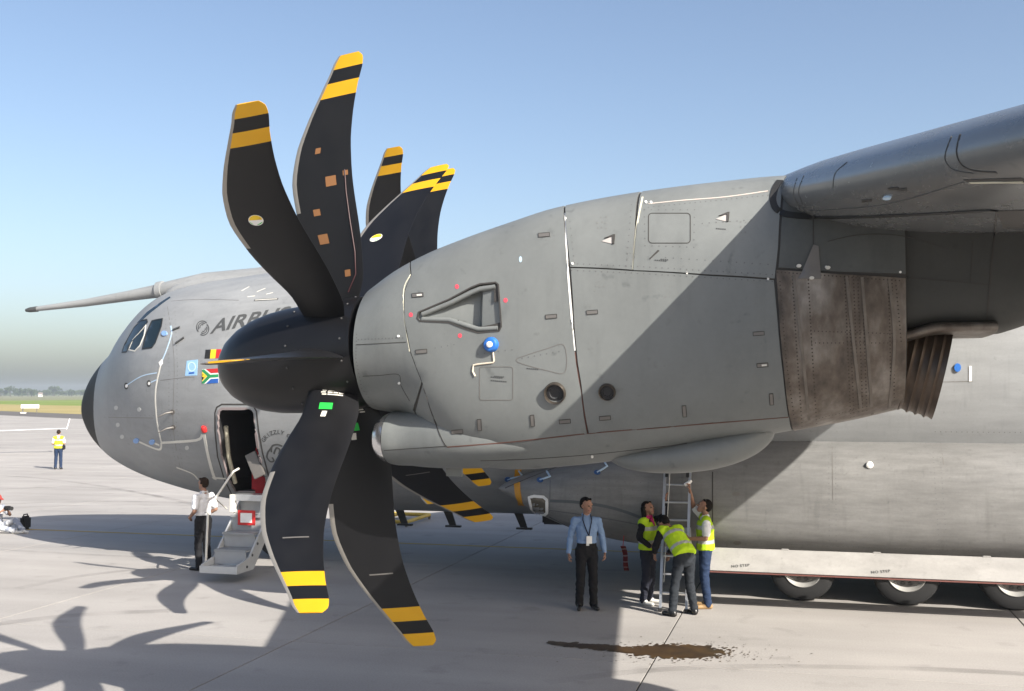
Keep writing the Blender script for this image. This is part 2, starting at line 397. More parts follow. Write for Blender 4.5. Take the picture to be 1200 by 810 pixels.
def concrete(name, far=False):
    m, nt, b = newmat(name); L = nt.links.new
    tc = N_(nt, 'ShaderNodeTexCoord'); ge = N_(nt, 'ShaderNodeNewGeometry')
    n1 = N_(nt, 'ShaderNodeTexNoise'); n1.inputs['Scale'].default_value = .22; n1.inputs['Detail'].default_value = 8; n1.inputs['Roughness'].default_value = .6; L(ge.outputs['Position'], n1.inputs[0])
    mp = N_(nt, 'ShaderNodeMapping'); mp.inputs['Scale'].default_value = (.06, .9, 1); mp.inputs['Rotation'].default_value = (0, 0, R(8)); L(ge.outputs['Position'], mp.inputs[0])
    n2 = N_(nt, 'ShaderNodeTexNoise'); n2.inputs['Scale'].default_value = 1; n2.inputs['Detail'].default_value = 6; L(mp.outputs[0], n2.inputs[0])
    n3 = N_(nt, 'ShaderNodeTexNoise'); n3.inputs['Scale'].default_value = 40; n3.inputs['Detail'].default_value = 5; L(ge.outputs['Position'], n3.inputs[0])
    n4 = N_(nt, 'ShaderNodeTexNoise'); n4.inputs['Scale'].default_value = 1.7; n4.inputs['Detail'].default_value = 5; L(ge.outputs['Position'], n4.inputs[0])
    def rng(src, a, b_, lo, hi):
        r = N_(nt, 'ShaderNodeMapRange'); L(src, r.inputs[0]); r.inputs[1].default_value = a; r.inputs[2].default_value = b_; r.inputs[3].default_value = lo; r.inputs[4].default_value = hi; return r.outputs[0]
    fac = [rng(n1.outputs[0], .3, .7, .84, 1.08), rng(n2.outputs[0], .3, .75, 1.06, .84), rng(n3.outputs[0], .3, .7, .90, 1.07), rng(n4.outputs[0], .60, .76, 1, .80)]
    if not far:
        oi = N_(nt, 'ShaderNodeObjectInfo'); fac.append(rng(oi.outputs['Random'], 0, 1, .95, 1.04))
    else:
        br = N_(nt, 'ShaderNodeTexBrick', offset=0.0); L(ge.outputs['Position'], br.inputs[0]); br.inputs['Scale'].default_value = 1
        br.inputs['Brick Width'].default_value = 5; br.inputs['Row Height'].default_value = 7.05; br.inputs['Mortar Size'].default_value = .03
        br.inputs['Color1'].default_value = (1, 1, 1, 1); br.inputs['Color2'].default_value = (.95, .95, .95, 1); br.inputs['Mortar'].default_value = (.6, .6, .6, 1)
        fac.append(br.outputs[0])
    cur = fac[0]
    for f in fac[1:]:
        k = N_(nt, 'ShaderNodeMath', operation='MULTIPLY'); L(cur, k.inputs[0]); L(f, k.inputs[1]); cur = k.outputs[0]
    mx = N_(nt, 'ShaderNodeMix', data_type='RGBA', blend_type='MULTIPLY'); mx.inputs['Factor'].default_value = 1; mx.inputs['A'].default_value = (.365, .345, .325, 1); L(cur, mx.inputs['B'])
    L(mx.outputs['Result'], b.inputs['Base Color']); b.inputs['Roughness'].default_value = .85; b.inputs['Specular IOR Level'].default_value = .25
    bp = N_(nt, 'ShaderNodeBump'); bp.inputs['Strength'].default_value = .2; bp.inputs['Distance'].default_value = .004; L(n3.outputs[0], bp.inputs['Height']); L(bp.outputs[0], b.inputs['Normal'])
    return m
M_conc = concrete('concrete_slab'); M_concf = concrete('concrete_far', True)
def field(name, c1, c2, scale=.05):
    m, nt, b = newmat(name); L = nt.links.new; ge = N_(nt, 'ShaderNodeNewGeometry')
    n1 = N_(nt, 'ShaderNodeTexNoise'); n1.inputs['Scale'].default_value = scale; n1.inputs['Detail'].default_value = 9; n1.inputs['Roughness'].default_value = .7; L(ge.outputs['Position'], n1.inputs[0])
    r = N_(nt, 'ShaderNodeMapRange'); L(n1.outputs[0], r.inputs[0]); r.inputs[1].default_value = .35; r.inputs[2].default_value = .65
    mx = N_(nt, 'ShaderNodeMix', data_type='RGBA'); mx.inputs['A'].default_value = (*c1, 1); mx.inputs['B'].default_value = (*c2, 1); L(r.outputs[0], mx.inputs['Factor'])
    L(mx.outputs['Result'], b.inputs['Base Color']); b.inputs['Roughness'].default_value = .95; b.inputs['Specular IOR Level'].default_value = .1
    return m

# ------------------------------------------------------------------ the ground
def halfplane(name, a, b, mat, z, far=1500):
    A = onZ(*a); B = onZ(*b); u = (B - A); u.z = 0; u.normalize(); n = Vector((-u.y, u.x, 0))
    if n.dot(CAM - A) < 0: n = -n
    P = [A - u * far, A + u * far, A + u * far + n * 700, A - u * far + n * 700]
    o = mesh(name, [(p.x, p.y, z) for p in P], [(0, 1, 2, 3)], mat)
    o.data.flip_normals() if o.data.polygons[0].normal.z < 0 else None
    return tag(o, kind='structure')
g = mesh('ground', [(-7000, -3000, -.055), (7000, -3000, -.055), (7000, 9000, -.055), (-7000, 9000, -.055)], [(0, 1, 2, 3)], field('far_field', (.16, .17, .085), (.21, .20, .11), .01)); tag(g, kind='structure')
halfplane('green_field', (0, 469.6), (95, 468.6), field('green_crop', (.13, .19, .025), (.19, .24, .045), .03), -.045)
halfplane('dry_grass', (0, 473.8), (95, 475.5), field('straw_grass', (.27, .23, .085), (.36, .29, .13), .06), -.036)
halfplane('asphalt_shoulder', (0, 481.5), (95, 485.3), field('asphalt', (.10, .095, .09), (.135, .125, .12), .3), -.027)
halfplane('apron_far', (0, 486.5), (95, 491), M_concf, -.018)
tag(mesh('joint_filler', [(-61.2, -35.8, -.0125), (43.8, -35.8, -.0125), (43.8, 48.9, -.0125), (-61.2, 48.9, -.0125)], [(0, 1, 2, 3)], plain('joint_filler', (.03, .028, .026), .9)), kind='structure')
apron = empty('apron'); tag(apron, kind='structure')
sv = []; hx, hy, ch, gp = 2.5, 3.525, .002, .011
for z, ins in ((-.012, 0), (-ch, 0), (0, ch)):
    sv += [(sx * (hx - gp - ins), sy * (hy - gp - ins), z) for sx, sy in ((-1, -1), (1, -1), (1, 1), (-1, 1))]
sf = [(8, 9, 10, 11)] + [(a + k, a + (k + 1) % 4, a + 4 + (k + 1) % 4, a + 4 + k) for a in (0, 4) for k in range(4)]
sme = bpy.data.meshes.new('concrete_slab'); sme.from_pydata(sv, [], sf); sme.materials.append(M_conc)
for i in range(-14, 7):
    for j in range(-4, 8):
        o = link('concrete_slab', sme, None, apron); o.location = (8.9 + 5 * i + 2.5, -7.55 + 7.05 * j + 3.525, 0)
# yellow taxi line
bm = bmesh.new()
for k in range(30):
    x = -60 + k * 3.5
    vs = [bm.verts.new((a, b, .004)) for a, b in ((x, 2.26), (x + 3.5, 2.26), (x + 3.5, 2.38), (x, 2.38))]; bm.faces.new(vs)
tag(bmobj('taxiway_line', bm, plain('worn_yellow_line', (.45, .30, .06), .8, 0, .2, .3, 2)), kind='structure')

m_, nt_, bb = newmat('tyre_mark'); ge = N_(nt_, 'ShaderNodeNewGeometry'); no = N_(nt_, 'ShaderNodeTexNoise'); no.inputs['Scale'].default_value = 1.1; no.inputs['Detail'].default_value = 7; nt_.links.new(ge.outputs['Position'], no.inputs[0])
rr = N_(nt_, 'ShaderNodeMapRange'); rr.inputs[1].default_value = .35; rr.inputs[2].default_value = .75; rr.inputs[3].default_value = .02; rr.inputs[4].default_value = .2; nt_.links.new(no.outputs[0], rr.inputs[0]); nt_.links.new(rr.outputs[0], bb.inputs['Alpha']); bb.inputs['Base Color'].default_value = (.09, .083, .078, 1); bb.inputs['Roughness'].default_value = .9
def tyre_mark(pts, wd, z):
    P = [onZ(*p) for p in catmull(pts, 10)]; V = []
    for i, p in enumerate(P):
        t = (P[min(i + 1, len(P) - 1)] - P[max(i - 1, 0)]).normalized(); n = Vector((-t.y, t.x, 0)) * wd / 2; V += [(p - n).xy[:] + (z,), (p + n).xy[:] + (z,)]
    tag(mesh('tyre_mark', V, [(2 * i, 2 * i + 1, 2 * i + 3, 2 * i + 2) for i in range(len(P) - 1)], m_), kind='structure')
for i, (pts, wd) in enumerate((([(-40, 592), (60, 589), (160, 588), (260, 590)], .35), ([(-40, 597), (60, 593.5), (160, 592), (260, 594)], .3), ([(-30, 575), (80, 571), (160, 577), (230, 592)], .3), ([(-30, 526), (40, 523), (110, 519), (150, 516)], .4), ([(-20, 556), (50, 561), (120, 570), (190, 583)], .3), ([(20, 690), (90, 676), (160, 668), (240, 664)], .25), ([(-30, 735), (80, 722), (200, 716)], .3), ([(640, 800), (760, 786), (900, 781), (1100, 785), (1230, 792)], .22), ([(-20, 643), (100, 650), (220, 655)], .2))): tyre_mark(pts, wd, .0032 + i * .0001)
# ------------------------------------------------------------------ the aircraft: fuselage
plane = empty('military_transport_aircraft', (0, 0, 0))
tag(plane, 'large grey four-engine military transport aircraft with black scimitar propellers', 'aircraft')
PL = lambda o: o
def attach(o, p):
    o.parent = p; o.matrix_parent_inverse = p.matrix_world.inverted() if p.type != 'EMPTY' else Matrix.Translation(-Vector(p.location)); return o
FX = [0, .04, .13, .3, .6, .93, 1.46, 2.1, 2.52, 3.3, 4.28, 5, 7, 9, 11, 26, 30, 36, 43]
ftop = pchip(FX, [3.07, 3.30, 3.55, 3.83, 4.14, 4.40, 4.98, 5.50, 5.69, 5.85, 5.95, 6.02, 6.14, 6.22, 6.30, 6.35, 6.35, 6.3, 6.2])
fbot = pchip(FX, [3.07, 2.88, 2.68, 2.44, 2.17, 1.96, 1.73, 1.53, 1.43, 1.27, 1.14, 1.09, 1.04, 1.04, 1.04, 1.04, 1.6, 3.4, 5.6])
fhw = pchip(FX, [0, .11, .19, .31, .52, .78, 1.22, 1.66, 1.91, 2.25, 2.53, 2.68, 2.82, 2.85, 2.85, 2.85, 2.75, 2.0, .3])
def fsec(x, th, off=0):
    t, b_, h = ftop(x), fbot(x), fhw(x); zc = (t + b_) / 2; n = 2.15
    s, c = math.sin(th), math.cos(th)
    return Vector((x, -(h + off) * math.copysign(abs(s) ** (2 / n), s), zc + ((t - b_) / 2 + off) * math.copysign(abs(c) ** (2 / n), c)))
def loft(name, xs, f, nseg, mat, parent, caps=(True, True), skip=None):
    V = []; Fc = []
    for x in xs: V += [f(x, 2 * math.pi * k / nseg) for k in range(nseg)]
    for i in range(len(xs) - 1):
        for k in range(nseg):
            q = (i * nseg + k, i * nseg + (k + 1) % nseg, (i + 1) * nseg + (k + 1) % nseg, (i + 1) * nseg + k)
            if skip and skip(sum((V[j] for j in q), Vector()) / 4): continue
            Fc.append(q)
    if caps[0]: Fc.append(tuple(range(nseg - 1, -1, -1)))
    if caps[1]: Fc.append(tuple((len(xs) - 1) * nseg + k for k in range(nseg)))
    o = mesh(name, V, Fc, mat, None, True, 50)
    bm = bmesh.new(); bm.from_mesh(o.data); bmesh.ops.recalc_face_normals(bm, faces=bm.faces); bm.to_mesh(o.data); bm.free()
    if parent: attach(o, parent)
    return o
RAD = .72
xs = [RAD - .01 + k * .09 for k in range(60)] + [5.9 + k * .4 for k in range(1, 94)]
xs = [x for x in xs if x < 43]
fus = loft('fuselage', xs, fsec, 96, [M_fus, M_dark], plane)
# crew door opening cut into the shell
door_px = [(256, 486), (257, 481.5), (260.5, 479), (290, 479), (294.5, 480.5), (297, 484.5), (299, 500), (303, 530), (311, 562), (314, 576), (276, 576), (268, 562), (260, 535), (256, 505)]
S_f = Surf(fus)
dp = [S_f.px(*p) for p in dens(door_px, 8)]
cut_v = []; n_ = len(dp)
for h in dp: cut_v.append(h[0] + Vector((0, -.4, 0)))
for h in dp: cut_v.append(h[0] + Vector((0, 1.5, 0)))
cf = [(k, (k + 1) % n_, n_ + (k + 1) % n_, n_ + k) for k in range(n_)] + [tuple(range(n_ - 1, -1, -1)), tuple(range(n_, 2 * n_))]
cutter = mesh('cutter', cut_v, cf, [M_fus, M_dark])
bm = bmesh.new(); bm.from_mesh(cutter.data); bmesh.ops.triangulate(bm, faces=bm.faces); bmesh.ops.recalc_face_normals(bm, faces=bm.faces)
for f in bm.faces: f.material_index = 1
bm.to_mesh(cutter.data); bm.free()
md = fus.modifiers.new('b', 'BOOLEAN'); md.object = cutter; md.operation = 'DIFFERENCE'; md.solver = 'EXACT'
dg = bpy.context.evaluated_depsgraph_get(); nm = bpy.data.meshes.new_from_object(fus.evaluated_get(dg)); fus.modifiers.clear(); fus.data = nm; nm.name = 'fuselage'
bpy.data.objects.remove(cutter)
def rsec(x, th): return fsec(x, th, 0)
radome = loft('nose_radome', [.0005, .01, .03, .06, .1, .15, .2, .26, .32, .38, .45, .52, .6, .66, RAD], rsec, 64, plain('radome_black', (.008, .0075, .0075), .55, 0, .25), plane)

# sponson (main gear fairing) on the near side
SX = [10.5, 10.56, 10.75, 11.2, 12, 13, 14.3, 16, 24, 26, 28]
stop = pchip(SX, [1.76, 1.83, 1.93, 2.08, 2.34, 2.56, 2.68, 2.7, 2.7, 2.5, 1.9]); sbot = pchip(SX, [1.74, 1.66, 1.54, 1.27, .97, .80, .72, .70, .70, .9, 1.7]); snear = pchip(SX, [2.72, 2.76, 2.84, 2.97, 3.15, 3.28, 3.34, 3.36, 3.36, 3.2, 2.6])
def ssec(x, th):
    t, b_, yn = stop(x), sbot(x), snear(x); h = yn - 1.7; s, c = math.sin(th), math.cos(th); n = 3.2
    return Vector((x, -1.7 - h * math.copysign(abs(s) ** (2 / n), s), (t + b_) / 2 + (t - b_) / 2 * math.copysign(abs(c) ** (2 / n), c)))
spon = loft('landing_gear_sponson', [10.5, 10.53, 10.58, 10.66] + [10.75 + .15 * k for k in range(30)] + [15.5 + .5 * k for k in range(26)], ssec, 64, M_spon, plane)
s2 = spon.copy(); C.objects.link(s2); s2.matrix_parent_inverse = spon.matrix_parent_inverse.copy(); s2.scale = (1, -1, 1)
S_f = Surf(fus, spon, radome)

# ------------------------------------------------------------------ wings
def airfoil(n=28):
    up = []
    for k in range(n + 1):
        x = .5 * (1 - math.cos(math.pi * k / n)); t = .165
        y = 5 * t * (.2969 * math.sqrt(x) - .126 * x - .3516 * x * x + .2843 * x ** 3 - .1036 * x ** 4)
        camb = .022 * (1 - (2 * x - .8) ** 2 / 1.44) if x < 1 else 0
        up.append((x, y, camb))
    return [(x, c + y) for x, y, c in up] + [(x, c - y * .92) for x, y, c in up[::-1][1:-1]]
AF = airfoil()
def wle(y): return 15.72 + .27 * (y - 13.2)
def wz(y): return 4.93 - (.089 if y < 13.2 else .125) * (y - 13.2)
def wch(y): return 7.0 - .217 * y
def wing(name, sgn):
    ys = [0, 1.5, 3, 4.5, 6, 7.5, 9, 10.5, 12, 13, 14, 15, 16, 17, 18, 19, 20, 20.7, 21, 21.15]
    V = []; Fc = []; n = len(AF)
    for y in ys:
        tp = 1 if y < 20.5 else max(.12, math.sqrt(max(0, 1 - ((y - 20.5) / .66) ** 2)))
        for a, b_ in AF: V.append((wle(y) + a * wch(y) + (1 - tp) * .5, sgn * y, wz(y) + b_ * wch(y) * tp - a * .06 * wch(y)))
    for i in range(len(ys) - 1):
        for k in range(n): Fc.append((i * n + k, i * n + (k + 1) % n, (i + 1) * n + (k + 1) % n, (i + 1) * n + k))
    Fc.append(tuple((len(ys) - 1) * n + k for k in range(n)))
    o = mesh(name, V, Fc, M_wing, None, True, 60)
    bm = bmesh.new(); bm.from_mesh(o.data); bmesh.ops.recalc_face_normals(bm, faces=bm.faces); bm.to_mesh(o.data); bm.free()
    return attach(o, plane)
lw = wing('left_wing', -1); rw = wing('right_wing', 1)

# ------------------------------------------------------------------ engine nacelle
NX, NY = 11.83, -12.53
NS = [.30, .38, .5, .65, .8, .95, 1.1, 1.25, 1.6, 2.02, 2.68, 3.32, 3.9, 4.4, 4.76]
ntop = pchip(NS, [4.385, 4.44, 4.52, 4.60, 4.665, 4.72, 4.765, 4.81, 4.91, 5.02, 5.115, 5.17, 5.2, 5.2, 5.18])
nbot = pchip(NS, [3.30, 3.285, 3.27, 3.24, 3.16, 3.02, 2.90, 2.83, 2.79, 2.82, 2.91, 3.03, 3.14, 3.24, 3.33])
nhw = pchip(NS, [.545, .565, .60, .635, .66, .685, .70, .715, .74, .76, .77, .755, .715, .655, .60])
nn_ = pchip(NS, [2, 2, 2.02, 2.05, 2.15, 2.3, 2.5, 2.65, 2.8, 2.9, 2.9, 2.85, 2.8, 2.7, 2.6])
def nsec(s, th, off=0):
    t, b_, h, n = ntop(s), nbot(s), nhw(s), nn_(s); si, c = math.sin(th), math.cos(th)
    return Vector((NX + s, NY - (h + off) * math.copysign(abs(si) ** (2 / n), si), (t + b_) / 2 + ((t - b_) / 2 + off) * math.copysign(abs(c) ** (2 / n), c)))
def ninv(p):
    s = p.x - NX; t, b_, h, n = ntop(s), nbot(s), nhw(s), nn_(s)
    a = (NY - p.y) / h; c = (p.z - (t + b_) / 2) / ((t - b_) / 2)
    return s, math.atan2(math.copysign(abs(a) ** (n / 2), a), math.copysign(abs(c) ** (n / 2), c))
TH = .95    # metres per radian in the panel plan
nss = [.30 + k * .04 for k in range(12)] + [.8 + k * .1 for k in range(40)]; nss = [s for s in nss if s < 4.76] + [4.76]
tmp = loft('tmp', nss, nsec, 96, M_nac, None); S_n = Surf(tmp); bpy.data.objects.remove(tmp)
scoop_px = [(489, 373), (490.5, 366), (526, 351), (552, 337), (562, 333), (581, 331), (584, 333.5), (587.5, 383), (585, 388), (560, 390), (544, 385), (526, 378), (492, 376.5)]
def npx(q):
    if len(q) == 3: return (q[1], q[2] * TH)
    h = S_n.px(*q)
    if h is None:
        print('npx miss', q); h = S_n.b.find_nearest(onY(q[0], q[1], NY - .4))
    s, th = ninv(h[0]); return (s, th * TH)
scoop_d = [npx(q) for q in scoop_px]
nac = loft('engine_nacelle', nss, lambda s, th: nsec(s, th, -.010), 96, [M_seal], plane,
           skip=lambda c: inside((ninv(c)[0], ninv(c)[1] * TH), scoop_d))
def inset(poly, g_):
    n = len(poly); A = sum(poly[i][0] * poly[(i + 1) % n][1] - poly[(i + 1) % n][0] * poly[i][1] for i in range(n))
    sg = 1 if A > 0 else -1; out = []
    for i in range(n):
        p0, p1, p2 = poly[i - 1], poly[i], poly[(i + 1) % n]
        e1 = Vector((p1[0] - p0[0], p1[1] - p0[1])).normalized(); e2 = Vector((p2[0] - p1[0], p2[1] - p1[1])).normalized()
        n1 = Vector((-e1.y, e1.x)) * sg; n2 = Vector((-e2.y, e2.x)) * sg; b_ = (n1 + n2)
        k = g_ / max(.3, (1 + n1.dot(n2)) / 2) / 2 * 1.0
        out.append((p1[0] + b_.x * k, p1[1] + b_.y * k))
    return out
def npanel(name, poly, mat, holes=(), gap=.002, off=0, step=.09, both=True):
    dom = inset([npx(q) for q in poly], gap); hd = [[npx(q) for q in h] for h in holes]
    V, T = fill2d(dom, hd, step); res = []
    for sg in ((1, -1) if both else (1,)):
        P = []; N = []
        for v in V:
            s, th = v.x, sg * v.y / TH; p = nsec(s, th, off); e = 1e-3
            a = nsec(s + e, th, off) - nsec(s - e, th, off); b_ = nsec(s, th + e, off) - nsec(s, th - e, off)
            n = a.cross(b_).normalized(); c = Vector((p.x, NY, (ntop(s) + nbot(s)) / 2))
            if n.dot(p - c) < 0: n = -n
            P.append(p); N.append(n)
        res.append(attach(shell(name, P, N, T, 0, .011, mat, None), nac))
    return res
PI = math.pi
D = lambda s, th: ('d', s, th)
b1 = [(523, 524), (560, 521), (640, 514), (688, 508.5)]; b2 = [(690, 508), (760, 502), (840, 495), (925, 488.5)]
h1, h2 = npx((523, 524)), npx((925, 488.5))
npanel('cowl_ring', [D(.305, 0), D(.62, 0), (481, 322), (473, 342), (473, 375), (480, 412), (494, 448), D(.80, 2.5), D(.86, PI), D(.305, PI)], M_nac)
npanel('cowl_panel', [D(.63, 0), D(2.06, 0), (664, 300), (672, 400), (681, 460), (688, 508.5)] + b1[:-1][::-1] + [(513, 500), (495, 449), (481, 412), (474, 375), (474, 342), (482, 322)], M_nac, [scoop_px])
npanel('cowl_panel', [D(2.07, 0), D(2.72, 0), (744, 270), (741, 316.5), (668, 313), (663.5, 270)], M_nac)
npanel('cowl_panel', [D(2.74, 0), D(3.9, 0), (912, 290), (908, 327), (830, 322), (742, 317), (746, 270)], M_nac)
npanel('cowl_panel', [(668.5, 314), (741, 317.5), (830, 323), (907, 328), (911, 370), (918, 440), (924, 488)] + b2[::-1] + [(681, 450), (673, 385)], M_nac)
npanel('keel_panel', b1 + b2 + [D(h2[0] + .02, PI), D(.88, PI), D(.82, 2.5), (495.5, 450), (513, 501)], M_nac)
Dp = lambda s, q: D(s, npx(q)[1] / TH)
npanel('upper_cowl_panel', [D(3.92, 0), D(4.757, 0), Dp(4.757, (1050, 300)), Dp(4.757, (1054, 322)), (985, 319), (912, 314), (914, 290)], skin_paint('wing_shade_cowl_paint', (.085, .09, .087), .4, .55, (2, 2, 2)))  # cowl grey darkened here: the wing's shade is put into the paint colour
shroud = npanel('exhaust_shroud', [(909, 316), (985, 321), Dp(4.757, (1054, 326)), Dp(4.757, (1055, 370)), Dp(4.757, (1055, 405)), Dp(4.757, (1050, 440)), D(4.757, 2.4), D(4.757, PI), D(h2[0] + .03, PI), (930, 508), (925, 489), (918, 430), (912, 360)], M_heat, (), .003, .006)
# chin air intake
chw = pchip([.40, .405, .43, .48, .56, .7, .9, 1.15, 1.5, 2.0, 2.6], [.33, .36, .40, .43, .45, .465, .52, .58, .60, .55, .40])
chh = pchip([.40, .405, .43, .48, .56, .7, .9, 1.15, 1.5, 2.0, 2.6], [.145, .165, .195, .225, .242, .25, .275, .28, .24, .18, .10])
chz = pchip([.4, .56, .7, 1.1, 1.5, 2.0, 2.6], [3.05, 3.05, 3.055, 3.07, 3.06, 3.06, 3.08])
def chin(s, th, off=0):
    c, si = math.cos(th), math.sin(th); n = 2.5
    return Vector((NX + s, NY - (chw(s) + off) * math.copysign(abs(si) ** (2 / n), si), chz(s) + (chh(s) + off) * math.copysign(abs(c) ** (2 / n), c)))
chs = [.4, .403, .41, .422, .44, .462, .49, .52]
lip = loft('intake_lip', chs, chin, 48, M_steel, None, (False, False)); attach(lip, nac)
ch = loft('chin_intake', [.524, .56, .6, .65, .7, .8, .95, 1.1, 1.3, 1.5, 1.8, 2.1, 2.5], chin, 48, M_nac, None, (False, False)); attach(ch, nac)
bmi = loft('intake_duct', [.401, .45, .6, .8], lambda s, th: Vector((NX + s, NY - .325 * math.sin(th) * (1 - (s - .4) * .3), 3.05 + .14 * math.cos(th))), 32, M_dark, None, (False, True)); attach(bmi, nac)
dr = box('drain_tab', (NX + .98, NY - .06, 2.72), (NX + 1.12, NY - .02, 2.86), M_nac); attach(dr, nac)
# ventral blister and upper aft fairing
def blister(s, th):
    q = (s - 2.42) / (3.80 - 2.42); e = max(0, (4 * q * (1 - q))) ** .42 if 0 < q < 1 else 0
    zb = {}; zlow = 2.70 + .14 * q + .03; top = nbot(s) + .10
    lo = top - (top - zlow) * e - .002; h = .02 + .36 * e; c, si = math.cos(th), math.sin(th)
    return Vector((NX + s, NY - .08 - h * math.copysign(abs(si) ** .7, si), (top + lo) / 2 + (top - lo) / 2 * math.copysign(abs(c) ** .8, c)))
bl = loft('ventral_blister', [2.421 + k * .0345 for k in range(41)], blister, 48, M_nac, None); attach(bl, nac)
AS = [3.7, 4.3, 4.72, 5.0, 5.3, 5.45, 5.7, 6.4, 7.4, 8.6]
abot = pchip(AS, [3.95, 3.85, 3.84, 3.90, 3.90, 3.905, 3.98, 4.18, 4.42, 4.62]); ahw = pchip(AS, [.40, .50, .52, .515, .51, .505, .50, .46, .36, .08])
def asec(s, th):
    t = 5.12 - .03 * (s - 3.7); b_ = abot(s); h = ahw(s); c, si = math.cos(th), math.sin(th); n = 4
    return Vector((NX + s, NY - h * math.copysign(abs(si) ** (2 / n), si), (t + b_) / 2 + (t - b_) / 2 * math.copysign(abs(c) ** (2 / n), c)))
aft = loft('aft_fairing', [3.7 + .1 * k for k in range(50)], asec, 56, skin_paint('wing_shade_fairing_paint', (.040, .041, .038), .45, .6, (2, 2, 2)), None); attach(aft, nac)  # near-black fairing colour carries the shade under the wing
pipe_prof = [(-.35, .30), (0, .325)]
for k in range(5): pipe_prof += [(.02 + k * .065, .328 + k * .004), (.04 + k * .065, .345 + k * .004), (.06 + k * .065, .328 + k * .004)]
pipe_prof += [(.36, .36), (.355, .345), (.1, .31), (-.1, .30)]
pipe = lathe('exhaust_pipe', pipe_prof, (NX + 4.70, NY - .10, 3.675), (1, -.05, -.24), M_pipe, None, 48); attach(pipe, nac)
lipf = loft('exhaust_heat_lip', [4.70 + .05 * k for k in range(15)], lambda s, th: Vector((NX + s, NY - (ahw(s) + .012) * math.copysign(abs(math.sin(th)) ** .5, math.sin(th)), abot(s) + .035 + .05 * math.copysign(abs(math.cos(th)) ** .6, math.cos(th)))), 32, M_heat, None); attach(lipf, nac)
S_n2 = Surf(*[o for o in (nac, ch, bl, aft, lw)] + [o for o in nac.children if o.name.startswith(('cowl', 'keel', 'upper', 'exhaust_sh'))])

# ---- air outlet recess on the side cowl
def nrm(s, th): 
    e = 1e-3; a = nsec(s + e, th) - nsec(s - e, th); b_ = nsec(s, th + e) - nsec(s, th - e); n = a.cross(b_).normalized()
    c = Vector((NX + s, NY, (ntop(s) + nbot(s)) / 2))
    return n if n.dot(nsec(s, th) - c) > 0 else -n
sd = dens(scoop_d, .05); V, T = fill2d(scoop_d, [], .045)
smin = min(p[0] for p in scoop_d); smax = max(p[0] for p in scoop_d); sw = smin + (smax - smin) * .70
def sdepth(s): return .02 + .085 * min(1, max(0, (s - smin) / (sw - smin))) if s < sw + .03 else .045 - .03 * (s - sw) / (smax - sw)
bm = bmesh.new(); vs = []
for v in V: vs.append(bm.verts.new(nsec(v.x, v.y / TH) - nrm(v.x, v.y / TH) * sdepth(v.x)))
for t in T: bm.faces.new([vs[i] for i in t])
for e in [e for e in bm.edges if e.is_boundary]:
    i, j = vs.index(e.verts[0]), vs.index(e.verts[1])
    a = bm.verts.new(nsec(V[i].x, V[i].y / TH)); b_ = bm.verts.new(nsec(V[j].x, V[j].y / TH)); bm.faces.new((e.verts[0], e.verts[1], b_, a))
bmesh.ops.recalc_face_normals(bm, faces=bm.faces)
attach(bmobj('air_outlet_recess', bm, M_nac, None, True, 30), nac)
ribbon('air_outlet_seal', scoop_px, S_n, .012, M_seal, nac, .004, 5, True)
# raised lip inside the outlet
def dtube(name, pts, r, lift, mat):
    return attach(tube(name, [nsec(p[0], p[1] / TH) + nrm(p[0], p[1] / TH) * lift for p in pts], r, mat, None, 8), nac)
iy = lambda q: npx(q)
dtube('outlet_lip', [iy(q) for q in [(494, 368), (528, 354), (552, 342), (562, 338), (580, 335.5)]], .022, -.018, M_nac)
dtube('outlet_lip', [iy(q) for q in [(494, 374), (526, 375), (544, 381), (560, 386), (583, 384.5)]], .022, -.018, M_nac)

